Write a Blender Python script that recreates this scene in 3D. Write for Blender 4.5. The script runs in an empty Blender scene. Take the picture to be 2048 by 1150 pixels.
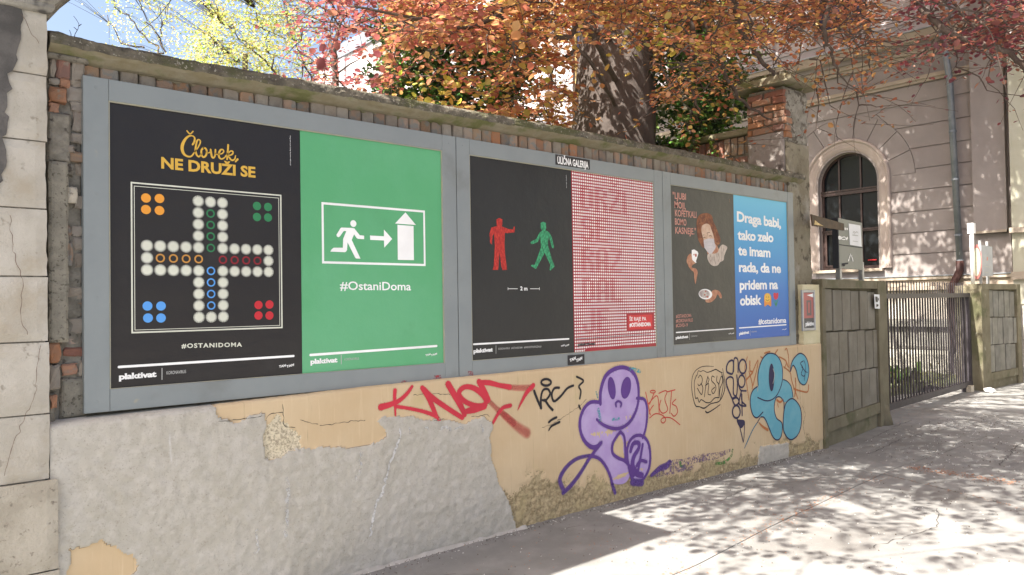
import bpy, math, random
import numpy as np
from mathutils import Vector, Matrix
from mathutils.geometry import tessellate_polygon
PI = math.pi
rnd = random.Random(7)
nr = np.random.default_rng(11)
sc = bpy.context.scene
COL = sc.collection

# ------------------------------------------------------------------ camera
FPX = 1522.21
YAW, PITCH, ROLL = 0.84905, 0.02086, -0.01556
CAM = Vector((-0.8553, -4.0427, 0.4901))
_f = Vector((math.cos(PITCH)*math.cos(YAW), math.cos(PITCH)*math.sin(YAW), math.sin(PITCH)))
_r0 = Vector((math.sin(YAW), -math.cos(YAW), 0)); _u0 = _r0.cross(_f)
CR = _r0*math.cos(ROLL) + _u0*math.sin(ROLL)
CU = -_r0*math.sin(ROLL) + _u0*math.cos(ROLL)
CF = _f
cam_d = bpy.data.cameras.new('camera'); cam = bpy.data.objects.new('camera', cam_d); COL.objects.link(cam)
cam_d.sensor_fit = 'HORIZONTAL'; cam_d.sensor_width = 36; cam_d.lens = FPX/2048*36
cam_d.clip_start = 0.05; cam_d.clip_end = 1500
M = Matrix.Identity(4)
for i in range(3):
    M[i][0], M[i][1], M[i][2], M[i][3] = CR[i], CU[i], -CF[i], CAM[i]
cam.matrix_world = M
sc.camera = cam
sc.render.resolution_x, sc.render.resolution_y = 1024, 575

# ------------------------------------------------------------------ light
SUN = Vector((-0.80, 0.05, 1.0)).normalized()          # towards the sun
sun_d = bpy.data.lights.new('sun', 'SUN'); sun = bpy.data.objects.new('sun', sun_d); COL.objects.link(sun)
sun_d.energy = 5.0; sun_d.angle = math.radians(0.5); sun_d.color = (1.0, 0.945, 0.85)
sun.rotation_euler = SUN.to_track_quat('Z', 'Y').to_euler(); sun.location = (0, 0, 20)
world = bpy.data.worlds.new('World'); sc.world = world; world.use_nodes = True
wt = world.node_tree; wt.nodes.clear()
wo = wt.nodes.new('ShaderNodeOutputWorld'); wb = wt.nodes.new('ShaderNodeBackground'); ws = wt.nodes.new('ShaderNodeTexSky')
ws.sky_type = 'NISHITA'; ws.sun_disc = False
ws.sun_elevation = math.asin(SUN.z); ws.sun_rotation = math.atan2(SUN.x, SUN.y)
ws.air_density = 1.0; ws.dust_density = 6.0; ws.ozone_density = 1.0
wb.inputs['Strength'].default_value = 0.092
wt.links.new(ws.outputs[0], wb.inputs[0]); wt.links.new(wb.outputs[0], wo.inputs[0])
sc.view_settings.view_transform = 'Standard'; sc.view_settings.look = 'None'
sc.view_settings.exposure = 1.92; sc.view_settings.gamma = 1.0
sc.view_settings.use_curve_mapping = False
sc.cycles.max_bounces = 8; sc.cycles.transparent_max_bounces = 12
sc.cycles.use_denoising = True

# ------------------------------------------------------------------ helpers
def ray(px, py):
    return CF + CR*((px-1024)/FPX) + CU*((575-py)/FPX)
def hit(px, py, p0, n):
    d = ray(px, py); n = Vector(n)
    return CAM + d*((Vector(p0)-CAM).dot(n)/d.dot(n))
def onY(px, py, y=0.0):
    return hit(px, py, (0, y, 0), (0, 1, 0))
def proj(p):
    d = Vector(p)-CAM; z = d.dot(CF)
    if z < 0.05: return None
    return (1024+FPX*d.dot(CR)/z, 575-FPX*d.dot(CU)/z, z)
def gz(x):
    if x < 4: return -1.082
    if x < 8: return -1.082-0.068*(x-4)/4
    return -1.15

class MB:
    def __init__(s): s.v = []; s.f = []; s.m = []; s.c = []
    def add(s, vs, fs, mi=0, col=None):
        b = len(s.v); s.v += [tuple(p) for p in vs]; s.f += [tuple(b+i for i in f) for f in fs]; s.m += [mi]*len(fs)
        if col is not None: s.c += [col]*len(vs)
        return s
    def box(s, a, b, mi=0, T=None, col=None):
        x0, y0, z0 = a; x1, y1, z1 = b
        vs = [(x0,y0,z0),(x1,y0,z0),(x1,y1,z0),(x0,y1,z0),(x0,y0,z1),(x1,y0,z1),(x1,y1,z1),(x0,y1,z1)]
        if T: vs = [T(Vector(p)) for p in vs]
        return s.add(vs, [(0,3,2,1),(4,5,6,7),(0,1,5,4),(1,2,6,5),(2,3,7,6),(3,0,4,7)], mi, col)
    def tube(s, pts, r, n=6, mi=0, cap=True, col=None):
        pts = [Vector(p) for p in pts]; k = len(pts)
        rs = r if isinstance(r, (list, tuple)) else [r]*k
        vs = []; up = Vector((0.13, 0.21, 0.97)).normalized()
        for i, p in enumerate(pts):
            d = (pts[min(i+1, k-1)]-pts[max(i-1, 0)]).normalized()
            a = d.cross(up)
            if a.length < 1e-3: a = d.cross(Vector((1, 0, 0)))
            a.normalize(); b = d.cross(a)
            for j in range(n):
                t = 2*PI*j/n; vs.append(p+(a*math.cos(t)+b*math.sin(t))*rs[i])
        fs = []
        for i in range(k-1):
            for j in range(n):
                fs.append((i*n+j, i*n+(j+1) % n, (i+1)*n+(j+1) % n, (i+1)*n+j))
        if cap: fs += [tuple(range(n))[::-1], tuple(range((k-1)*n, k*n))]
        return s.add(vs, fs, mi, col)
    def poly(s, loops, f3, mi=0):
        """flat polygon(s) with holes; loops in 2d, f3 maps a 2d point to 3d"""
        ls = [[Vector((p[0], p[1], 0)) for p in l] for l in loops]
        tri = tessellate_polygon(ls); flat = [p for l in ls for p in l]
        out = []
        for t in tri:
            a, b, c = (flat[i] for i in t)
            cr = (b-a).cross(c-a).z
            if abs(cr) < 1e-12: continue
            out.append(t if cr > 0 else t[::-1])
        return s.add([f3(p.x, p.y) for p in flat], out, mi)
    def prism(s, loop, f3, mi=0):
        """closed solid: loop 2d (counter clockwise), f3(u,v,side) side 0 back, 1 front"""
        n = len(loop); tri = tessellate_polygon([[Vector((p[0], p[1], 0)) for p in loop]])
        vs = [f3(p[0], p[1], 0) for p in loop]+[f3(p[0], p[1], 1) for p in loop]
        fs = []
        for t in tri:
            a, b, c = (Vector(loop[i]) for i in t)
            cr = (b.x-a.x)*(c.y-a.y)-(b.y-a.y)*(c.x-a.x)
            if abs(cr) < 1e-12: continue
            t = t if cr > 0 else t[::-1]
            fs.append(tuple(t[::-1])); fs.append(tuple(i+n for i in t))
        for i in range(n):
            j = (i+1) % n; fs.append((i, j, j+n, i+n))
        return s.add(vs, fs, mi)
    def mesh(s, name, mats, smooth=False):
        me = bpy.data.meshes.new(name); me.from_pydata(s.v, [], s.f)
        for m in (mats if isinstance(mats, (list, tuple)) else [mats]): me.materials.append(m)
        if any(s.m): me.polygons.foreach_set('material_index', s.m)
        if smooth: me.polygons.foreach_set('use_smooth', [True]*len(me.polygons))
        if s.c and len(s.c) == len(s.v):
            at = me.color_attributes.new('tint', 'FLOAT_COLOR', 'POINT')
            at.data.foreach_set('color', np.array([(c[0], c[1], c[2], 1) for c in s.c], dtype=np.float32).ravel())
        me.update(); return me
    def build(s, name, mats, parent=None, smooth=False, fixn=False):
        me = s.mesh(name, mats, smooth)
        if fixn: fix_normals(me)
        return link(name, me, parent)
def fix_normals(me):
    import bmesh
    bm = bmesh.new(); bm.from_mesh(me); bmesh.ops.recalc_face_normals(bm, faces=bm.faces); bm.to_mesh(me); bm.free()
def link(name, me, parent=None):
    o = bpy.data.objects.new(name, me); COL.objects.link(o)
    if parent: o.parent = parent; o.matrix_parent_inverse = Matrix.Translation(-Vector(parent.location)) if parent.type == 'EMPTY' and parent.parent is None else Matrix.Identity(4)
    return o
def thing(name, label, cat, loc=(0, 0, 0), group=None):
    o = bpy.data.objects.new(name, None); COL.objects.link(o); o.location = loc; o.empty_display_size = 0.1
    o['label'] = label; o['category'] = cat
    if group: o['group'] = group
    return o
def tag(o, label, cat, group=None, kind=None):
    o['label'] = label; o['category'] = cat
    if group: o['group'] = group
    if kind: o['kind'] = kind
    return o
def struct(o): o['kind'] = 'structure'; return o
def stuff(o): o['kind'] = 'stuff'; return o

# numpy value noise
_lat = np.random.default_rng(3).random((64, 64, 8))
def vn(x, y, seed=0):
    x = np.asarray(x, float); y = np.asarray(y, float)
    xi = np.floor(x).astype(int); yi = np.floor(y).astype(int); fx = x-xi; fy = y-yi
    fx = fx*fx*(3-2*fx); fy = fy*fy*(3-2*fy); k = seed % 8; o = seed*13
    g = lambda a, b: _lat[(a+o) % 64, (b+o*3) % 64, k]
    return (g(xi, yi)*(1-fx)+g(xi+1, yi)*fx)*(1-fy)+(g(xi, yi+1)*(1-fx)+g(xi+1, yi+1)*fx)*fy
def fbm(x, y, sc_=1.0, seed=0, oc=4):
    s = 0; a = 0.5; f = sc_
    for i in range(oc):
        s = s+a*vn(x*f+i*7.3, y*f+i*3.1, seed+i); a *= 0.5; f *= 2.03
    return s/(1-0.5**oc)

# ------------------------------------------------------------------ materials
def srgb(r, g, b):
    f = lambda c: (c/255/12.92) if c/255 <= 0.04045 else ((c/255+0.055)/1.055)**2.4
    return (f(r), f(g), f(b))
def _n(nt, t, **kw):
    n = nt.nodes.new(t)
    for k, v in kw.items():
        if k in n.inputs: n.inputs[k].default_value = v
        else: setattr(n, k, v)
    return n
def mat(name, c1, c2=None, sc1=8.0, rough=0.8, bump=0.0, bsc=60.0, spots=None, spot_sc=20.0, spot_lo=0.6, spot_hi=0.7, rand=0.0, stretch=None, metal=0.0, tint=False, spec=0.3, c3=None, sc3=1.5, lo3=0.5, hi3=0.65, alpha=None, alpha_sc=30, alpha_lo=0.3, alpha_hi=0.6):
    m = bpy.data.materials.new(name); m.use_nodes = True; nt = m.node_tree; L = nt.links.new
    b = nt.nodes['Principled BSDF']; b.inputs['Roughness'].default_value = rough; b.inputs['Metallic'].default_value = metal
    b.inputs['Specular IOR Level'].default_value = spec
    g = _n(nt, 'ShaderNodeNewGeometry'); src = g.outputs['Position']
    if stretch:
        mp = _n(nt, 'ShaderNodeVectorMath', operation='MULTIPLY'); mp.inputs[1].default_value = stretch
        L(src, mp.inputs[0]); srcS = mp.outputs[0]
    else: srcS = src
    def noise(scale, detail=5, vec=src, r=0.6):
        n = _n(nt, 'ShaderNodeTexNoise', Scale=scale, Detail=detail, Roughness=r); L(vec, n.inputs['Vector']); return n.outputs[0]
    def ramp(fac, lo, hi):
        n = _n(nt, 'ShaderNodeMapRange'); n.clamp = True; n.interpolation_type = 'SMOOTHSTEP'
        n.inputs['From Min'].default_value = lo; n.inputs['From Max'].default_value = hi; L(fac, n.inputs['Value']); return n.outputs[0]
    def mix(fac, a, bb, blend='MIX'):
        n = _n(nt, 'ShaderNodeMix', data_type='RGBA', blend_type=blend)
        for sock, v in ((n.inputs[0], fac), (n.inputs[6], a), (n.inputs[7], bb)):
            if isinstance(v, (tuple, list)): sock.default_value = (*v, 1) if len(v) == 3 else v
            elif isinstance(v, (int, float)): sock.default_value = v
            else: L(v, sock)
        return n.outputs[2]
    m['_'] = 0
    col = c1
    if c2: col = mix(ramp(noise(sc1, 6, srcS), 0.35, 0.65), c1, c2)
    if c3: col = mix(ramp(noise(sc3, 6, srcS), lo3, hi3), col, c3)
    if spots: col = mix(ramp(noise(spot_sc, 3), spot_lo, spot_hi), col, spots)
    if tint:
        a = _n(nt, 'ShaderNodeVertexColor', layer_name='tint'); col = mix(1.0, col, a.outputs[0], 'MULTIPLY')
    if rand:
        oi = _n(nt, 'ShaderNodeObjectInfo'); mr = _n(nt, 'ShaderNodeMapRange'); L(oi.outputs['Random'], mr.inputs[0])
        mr.inputs['To Min'].default_value = 1-rand; mr.inputs['To Max'].default_value = 1+rand*0.8
        hs = _n(nt, 'ShaderNodeHueSaturation'); L(mr.outputs[0], hs.inputs['Value'])
        mr2 = _n(nt, 'ShaderNodeMath', operation='MULTIPLY_ADD'); wn = _n(nt, 'ShaderNodeMath', operation='FRACT')
        mm = _n(nt, 'ShaderNodeMath', operation='MULTIPLY'); mm.inputs[1].default_value = 7.31; L(oi.outputs['Random'], mm.inputs[0]); L(mm.outputs[0], wn.inputs[0])
        L(wn.outputs[0], mr2.inputs[0]); mr2.inputs[1].default_value = rand*1.6; mr2.inputs[2].default_value = 1-rand*0.9
        L(mr2.outputs[0], hs.inputs['Saturation'])
        if isinstance(col, tuple): hs.inputs['Color'].default_value = (*col, 1)
        else: L(col, hs.inputs['Color'])
        col = hs.outputs[0]
    if isinstance(col, tuple): b.inputs['Base Color'].default_value = (*col[:3], 1)
    else: L(col, b.inputs['Base Color'])
    if bump:
        bp = _n(nt, 'ShaderNodeBump', Strength=1.0, Distance=bump); L(noise(bsc, 6, srcS, 0.65), bp.inputs['Height']); L(bp.outputs[0], b.inputs['Normal'])
    if alpha is not None:
        al = ramp(noise(alpha_sc, 5), alpha_lo, alpha_hi)
        ml = _n(nt, 'ShaderNodeMath', operation='MULTIPLY'); L(al, ml.inputs[0]); ml.inputs[1].default_value = alpha; L(ml.outputs[0], b.inputs['Alpha'])
    return m
m_stone = mat('pale_stone', (.42,.385,.32), (.50,.465,.40), 5, .85, .005, 60, spots=(.30,.27,.22), spot_sc=22, spot_lo=.60, spot_hi=.74, c3=(.40,.35,.27), sc3=3, lo3=.50, hi3=.68)
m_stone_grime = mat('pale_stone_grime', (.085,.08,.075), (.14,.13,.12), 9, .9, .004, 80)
m_stone_low = mat('low_stone', (.37,.33,.26), (.47,.425,.345), 7, .85, .008, 50, spots=(.22,.19,.15), spot_sc=34, spot_lo=.58, spot_hi=.72)
m_mortar = mat('old_mortar', (.17,.155,.125), (.27,.25,.21), 14, .95, .008, 80, spots=(.07,.06,.05), spot_sc=25, spot_lo=.58, spot_hi=.7)
m_cement_strip = mat('cement_strip', (.20,.185,.15), (.27,.25,.20), 18, .95, .006, 140, spots=(.10,.09,.07), spot_sc=60, spot_lo=.55, spot_hi=.68)
m_brick = mat('old_brick', (.34,.22,.15), (.28,.21,.155), 9, .92, .005, 110, spots=(.22,.21,.19), spot_sc=16, spot_lo=.46, spot_hi=.62, rand=.28)
m_brick_red = mat('red_brick', (.31,.125,.08), (.23,.12,.09), 9, .92, .005, 110, spots=(.30,.24,.19), spot_sc=13, spot_lo=.55, spot_hi=.68, rand=.25)
m_brick_orange = mat('orange_brick', (.35,.175,.10), (.28,.165,.11), 12, .92, .004, 110, spots=(.24,.21,.17), spot_sc=16, spot_lo=.55, spot_hi=.7, rand=.15)
m_brick_grey = mat('washed_brick', (.30,.265,.22), (.25,.21,.17), 12, .92, .005, 110, spots=(.32,.20,.15), spot_sc=12, spot_lo=.6, spot_hi=.75, rand=.15)
m_coping = mat('pebbly_coping', (.095,.085,.065), (.175,.155,.12), 16, .95, .012, 70, spots=(.36,.34,.28), spot_sc=70, spot_lo=.60, spot_hi=.70, c3=(.10,.10,.05), sc3=3, lo3=.52, hi3=.64)
m_coping_under = mat('mossy_render', (.22,.19,.12), (.27,.245,.18), 8, .95, .005, 60, c3=(.14,.145,.06), sc3=4, lo3=.48, hi3=.62, stretch=(1,1,2))
m_frame = mat('blue_grey_enamel', (.24,.265,.265), (.222,.246,.248), 3, .45, .0004, 30, spec=.4, spots=(.33,.31,.24), spot_sc=7, spot_lo=.70, spot_hi=.80, c3=(.195,.21,.205), sc3=2.6, lo3=.52, hi3=.72)
m_frame_in = mat('yellowed_sealant', (.36,.34,.24), (.30,.30,.26), 9, .6)
m_dark = mat('dark_gap', (.02,.02,.02))
m_backing = mat('backing_board', (.10,.10,.10))
m_asphalt = mat('worn_asphalt', (.185,.183,.178), (.235,.232,.225), 3, .95, .004, 160, spots=(.36,.34,.31), spot_sc=130, spot_lo=.66, spot_hi=.72, c3=(.155,.148,.14), sc3=1.1, lo3=.5, hi3=.7)
m_dirt = mat('dark_soil', (.07,.055,.04), (.12,.10,.07), 20, 1, .01, 60)
m_garden = mat('garden_soil', (.09,.085,.05), (.06,.08,.03), 4, 1, .02, 25, spots=(.25,.23,.19), spot_sc=9, spot_lo=.6, spot_hi=.66)
m_conc = mat('gate_wall_concrete', (.145,.128,.085), (.19,.17,.115), 4, .95, .004, 100, spots=(.28,.27,.21), spot_sc=8, spot_lo=.66, spot_hi=.74, c3=(.11,.11,.06), sc3=2.2, lo3=.52, hi3=.66)
m_slab = mat('concrete_slab', (.175,.158,.122), (.215,.197,.158), 5, .9, .0025, 130, rand=.10, spots=(.13,.125,.10), spot_sc=60, spot_lo=.6, spot_hi=.72)
m_slab_far = mat('pale_concrete_slab', (.17,.165,.14), (.23,.22,.19), 5, .9, .0025, 100, rand=.15)
m_fac = mat('lilac_render', (.235,.208,.20), (.27,.24,.228), 1.2, .9, .002, 90, rand=.03)
m_fac_up = mat('upper_render', (.43,.40,.42), (.48,.45,.46), 1.0, .9, .002, 60)
m_fac_warm = mat('ochre_moulding', (.31,.265,.215), (.36,.305,.245), 2, .9, .002, 60)
m_fac_green = mat('greenish_render', (.37,.36,.28), (.41,.40,.33), 1.5, .9, .002, 60)
m_plinth = mat('rough_plinth', (.15,.145,.13), (.25,.24,.21), 5, .95, .03, 14)
m_plinth2 = mat('plinth_render', (.36,.32,.28), (.42,.38,.33), 3, .9, .005, 40)
m_woodframe = mat('dark_brown_paint', (.035,.02,.018), (.05,.03,.027), 8, .45, spec=.4)
m_flash = mat('zinc_flashing', (.25,.27,.30), (.32,.34,.37), 4, .45, metal=.5)
m_pipe = mat('zinc_pipe', (.15,.17,.19), (.21,.225,.24), 5, .5, metal=.35, spots=(.45,.48,.5), spot_sc=9, spot_lo=.66, spot_hi=.74)
m_pipe_red = mat('rusty_pipe', (.055,.022,.018), (.04,.02,.018), 9, .7)
m_gate = mat('dark_gate_paint', (.03,.025,.03), (.05,.043,.05), 9, .5, spec=.4)
m_signgrey = mat('grey_sign_panel', (.135,.15,.14), (.155,.17,.16), 4, .4)
m_signdark = mat('sign_edge', (.03,.033,.04))
m_paper = mat('white_paper', (.74,.75,.76), (.68,.69,.70), 5, .6)
m_white = mat('white_ink', (.86,.86,.86), rough=.6)
m_bronze = mat('bronze_plate', (.035,.018,.010), (.065,.034,.017), 12, .6, .002, 20, metal=.0)
m_steel = mat('galvanised_steel', (.32,.33,.34), (.40,.41,.42), 9, .45, metal=.5)
m_bark = mat('beech_bark', (.07,.056,.05), (.115,.097,.088), 3, .9, .02, 9, spots=(.045,.037,.033), spot_sc=4, spot_lo=.6, spot_hi=.72, stretch=(1,1,.6))
m_twig = mat('twig_bark', (.07,.05,.04), (.11,.085,.07), 12, .9)
m_twig_pale = mat('pale_twig', (.12,.10,.075), (.17,.14,.10), 12, .9)

def glass(name, tint=(.01,.012,.014), rough=.06):
    m = bpy.data.materials.new(name); m.use_nodes = True; b = m.node_tree.nodes['Principled BSDF']
    b.inputs['Base Color'].default_value = (*tint, 1); b.inputs['Roughness'].default_value = rough
    b.inputs['Specular IOR Level'].default_value = .16; b.inputs['Metallic'].default_value = 0
    nt = m.node_tree; g = _n(nt, 'ShaderNodeNewGeometry'); n = _n(nt, 'ShaderNodeTexNoise', Scale=1.3, Detail=2.0); nt.links.new(g.outputs['Position'], n.inputs['Vector'])
    bp = _n(nt, 'ShaderNodeBump', Strength=.25, Distance=.03); nt.links.new(n.outputs[0], bp.inputs['Height']); nt.links.new(bp.outputs[0], b.inputs['Normal'])
    return m
m_glass = glass('dark_window_glass')
m_glass_blue = glass('blue_window_glass', (.03,.035,.08), .1)

def leafmat(name, base, trans=.5, rough=.5, tint=True, rand=0.0):
    m = bpy.data.materials.new(name); m.use_nodes = True; nt = m.node_tree; nt.nodes.clear(); L = nt.links.new
    o = nt.nodes.new('ShaderNodeOutputMaterial'); d = nt.nodes.new('ShaderNodeBsdfDiffuse'); t = nt.nodes.new('ShaderNodeBsdfTranslucent')
    gl = nt.nodes.new('ShaderNodeBsdfGlossy'); gl.inputs['Roughness'].default_value = .35
    mx = nt.nodes.new('ShaderNodeMixShader'); mx.inputs[0].default_value = trans
    mg = nt.nodes.new('ShaderNodeMixShader'); mg.inputs[0].default_value = .05
    if tint:
        a = _n(nt, 'ShaderNodeVertexColor', layer_name='tint'); src = a.outputs[0]
    else:
        hs = _n(nt, 'ShaderNodeHueSaturation'); hs.inputs['Color'].default_value = (*base, 1); oi = _n(nt, 'ShaderNodeObjectInfo')
        mr = _n(nt, 'ShaderNodeMapRange'); L(oi.outputs['Random'], mr.inputs[0]); mr.inputs['To Min'].default_value = 1-rand; mr.inputs['To Max'].default_value = 1+rand
        L(mr.outputs[0], hs.inputs['Value']); mh = _n(nt, 'ShaderNodeMapRange'); L(oi.outputs['Random'], mh.inputs[0]); mh.inputs['To Min'].default_value = .485; mh.inputs['To Max'].default_value = .525; L(mh.outputs[0], hs.inputs['Hue'])
        src = hs.outputs[0]
    L(src, d.inputs[0]); L(src, t.inputs[0]); L(d.outputs[0], mx.inputs[1]); L(t.outputs[0], mx.inputs[2])
    L(mx.outputs[0], mg.inputs[1]); L(gl.outputs[0], mg.inputs[2]); L(mg.outputs[0], o.inputs[0]); return m
m_leaf = leafmat('copper_leaf', None)
m_leaf_one = leafmat('copper_leaf_single', (.42,.15,.045), tint=False, rand=.4)
m_leaf_yellow = leafmat('yellow_leaf_single', (.55,.36,.05), tint=False, rand=.25)
m_green_leaf = leafmat('spring_leaf', None, .6)
m_needle = leafmat('needle', None, .25)
m_litter = mat('fallen_leaf', (.30,.11,.05), (.40,.19,.09), 50, .8, tint=False)

# ================================================================== GROUND
def heightfield(name, xs, ys, zf, m, parent=None):
    nx, ny = len(xs), len(ys); X, Y = np.meshgrid(xs, ys); Z = zf(X, Y)
    v = np.stack([X, Y, Z], -1).reshape(-1, 3)
    i = np.arange((ny-1)*(nx-1)); r, c = i//(nx-1), i % (nx-1); a = r*nx+c
    f = np.stack([a, a+1, a+1+nx, a+nx], -1)
    me = bpy.data.meshes.new(name); me.from_pydata(v.tolist(), [], f.tolist()); me.materials.append(m)
    me.polygons.foreach_set('use_smooth', [True]*len(me.polygons)); me.update()
    return link(name, me, parent)
gzv = np.vectorize(gz)
g = heightfield('ground', np.array([-400,-60,-10,4,8,60,400]), np.array([-400,-60,-8,2,60,400]), lambda X, Y: gzv(X)-.03, m_asphalt); struct(g)
def pz(X, Y): return gzv(X)+(fbm(X, Y, 1.6, 2)-.5)*.012
# pavement laid in three fields with open joints between them
pave = bpy.data.objects.new('pavement', None); COL.objects.link(pave); struct(pave)
J1 = [(-3, -1.42), (2.94, -1.33), (6.16, -1.02), (6.72, -.98)]
def jy(x): return np.interp(x, [p[0] for p in J1], [p[1] for p in J1])
def field(name, x0, x1, yl, yh, nx, ny):
    t = np.linspace(0, 1, nx); s = np.linspace(0, 1, ny); vs = []; fs = []
    for j in range(ny):
        for i in range(nx):
            xa = x0(s[j]) + (x1(s[j])-x0(s[j]))*t[i]; y = yl(xa)+(yh(xa)-yl(xa))*s[j]
            vs.append((xa, y))
    A = np.array(vs); Z = pz(A[:, 0], A[:, 1])
    V = [(a[0], a[1], z) for a, z in zip(A, Z)]
    F = [(j*nx+i, j*nx+i+1, (j+1)*nx+i+1, (j+1)*nx+i) for j in range(ny-1) for i in range(nx-1)]
    b = len(V)   # skirt
    per = [i for i in range(nx)]+[j*nx+nx-1 for j in range(1, ny)]+[(ny-1)*nx+i for i in range(nx-2, -1, -1)]+[j*nx for j in range(ny-2, 0, -1)]
    V += [(V[i][0], V[i][1], V[i][2]-.03) for i in per]; n = len(per)
    F += [(per[k], b+k, b+(k+1) % n, per[(k+1) % n]) for k in range(n)]
    mb = MB(); mb.add(V, F); return mb.build(name, m_asphalt, pave, smooth=False)
g_ = .004
field('asphalt_field', lambda s: -6.0, lambda s: 6.30+.45*(1-s)*0-.008, lambda x: jy(x)+g_, lambda x: 0.0*x+.05, 130, 14)
xr = lambda s: 6.30-.0*s
field('asphalt_field', lambda s: -6.0, lambda s: 4.9+1.4*s-.01, lambda x: -4.6+0*x, lambda x: jy(x)-g_, 120, 26)
field('asphalt_field', lambda s: 6.30+.0*s+.006, lambda s: 16.3, lambda x: jy(x)-.0+g_-.006, lambda x: .05+.62*np.clip((x-7.2)/3, 0, 1), 80, 14)
field('asphalt_field', lambda s: 4.9+1.4*s+.01, lambda s: 16.3, lambda x: -4.6+0*x, lambda x: jy(x)-g_-.004, 80, 26)
# pavement in front of the gate, up to the garden
heightfield('gateway_paving', np.linspace(9.3, 14, 20), np.linspace(.62, 1.3, 6), lambda X, Y: pz(X, Y)+.004, m_asphalt, pave)
gg = heightfield('garden_ground', np.linspace(7.3, 16.4, 70), np.linspace(1.2, 20, 60), lambda X, Y: -1.12+(fbm(X, Y, .9, 4)-.5)*.22, m_garden); struct(gg)
gg2 = heightfield('lawn_ground', np.array([-30, 0, 7.2]), np.array([.45, 10, 40]), lambda X, Y: X*0-1.0, m_garden); struct(gg2)
# fallen leaf litter, thick along the joints
mb = MB()
def flake(x, y, s):
    a = rnd.random()*6.28; z = float(pz(np.array([x]), np.array([y]))[0])+.004; c, d = math.cos(a)*s, math.sin(a)*s
    mb.add([(x-c, y-d, z), (x+d*.4, y-c*.4, z+s*.35), (x+c, y+d, z+.001), (x-d*.4, y+c*.4, z+s*.15)], [(0, 1, 2), (0, 2, 3)])
for k in range(620):
    x = rnd.uniform(2.3, 6.7)
    if float(vn(x*3, 2, 4)) < .35: continue
    flake(x, float(jy(x))+rnd.gauss(0, .02+.05*rnd.random()), rnd.uniform(.004, .011))
for k in range(200):
    t = rnd.random(); flake(6.3-1.4*t+rnd.gauss(0, .025), -1.0-(1-0)*t*3.5+rnd.gauss(0, .03), rnd.uniform(.004, .012))
for k in range(420):
    t = rnd.random(); flake(6.75+rnd.gauss(0, .05+.04*rnd.random()), -1.05-t*.9, rnd.uniform(.005, .014))
for k in range(1100):
    c = rnd.choice([(4.2,-.9,.8,.25),(5.2,-.9,.9,.3),(3.4,-1.15,.7,.2),(5.9,-.75,.9,.25),(2.0,-.55,.9,.25),(10.3,.35,.8,.18),(12,.4,1.2,.2),(1.9,-.9,.7,.2)])
    flake(c[0]+rnd.gauss(0, c[2]), min(-.03 if c[1] < 0 else .58, c[1]+rnd.gauss(0, c[3])), rnd.uniform(.003, .009))
o = mb.build('leaf_litter', m_litter); tag(o, 'scattered small rust coloured leaf litter along the pavement joints', 'leaf litter', kind='stuff')

# cracks, patches and grit in the asphalt
m_tar = mat('crack_fill', (.05,.047,.045), (.08,.075,.07), 30, .9)
def ground_crack(pts, w):
    P_ = []
    for a, b in zip(pts, pts[1:]):
        n = max(2, int(math.hypot(b[0]-a[0], b[1]-a[1])/.05))
        for i in range(n): t = i/n; P_.append((a[0]+(b[0]-a[0])*t+rnd.gauss(0, .010), a[1]+(b[1]-a[1])*t+rnd.gauss(0, .010)))
    V = []; F = []
    for i, p in enumerate(P_):
        ww = w*(.3+rnd.random()); z = float(pz(np.array([p[0]]), np.array([p[1]]))[0])+.0025; V += [(p[0]-ww*.3, p[1]+ww, z), (p[0]+ww*.3, p[1]-ww, z)]
    for i in range(len(P_)-1): F.append((2*i, 2*i+1, 2*i+3, 2*i+2))
    mb = MB(); mb.add(V, F); mb.build('crack', m_tar, pave)
for pts, w in [([(1.7,-.35),(2.0,-.6),(2.1,-.75),(2.3,-1.1)], .003), ([(2.9,-.22),(3.2,-.45),(3.7,-.5)], .002), ([(4.3,-.6),(4.9,-.5),(5.6,-.7)], .003), ([(4.0,-1.9),(4.8,-2.0),(5.4,-1.8)], .003), ([(7.2,-.5),(8.4,-.35),(9.6,-.5)], .005), ([(7.5,-1.6),(8.8,-1.4),(10.5,-1.7)], .005), ([(3.0,-1.7),(3.4,-2.3),(3.3,-2.9)], .003), ([(8.2,-.1),(9.2,.05),(9.9,.1)], .004)]: ground_crack(pts, w)
grit = [MB(), MB()]
for k in range(2600):
    near = rnd.random() < .45; x = rnd.uniform(1.2, 11); y = -.06-abs(rnd.gauss(0, .05)) if near and x < 7 else rnd.uniform(-2.6, -.1)
    s = rnd.uniform(.0015, .0045)*(1+x*.12); z = float(pz(np.array([x]), np.array([y]))[0])+.003; a = rnd.random()*6
    grit[0 if rnd.random() < .6 else 1].add([(x-s, y, z), (x, y-s*.8, z), (x+s, y, z), (x, y+s*.8, z), (x, y, z+s*1.1)], [(0,1,4),(1,2,4),(2,3,4),(3,0,4)])
o = grit[0].build('grit', m_dirt); tag(o, 'dark grit and soil crumbs scattered on the pavement and along the wall foot', 'grit', kind='stuff')
o = grit[1].build('gravel_chips', mat('pale_chip', (.5,.49,.46), (.6,.59,.56), 30)); tag(o, 'tiny pale chips and pebbles scattered over the asphalt pavement', 'gravel', kind='stuff')
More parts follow.
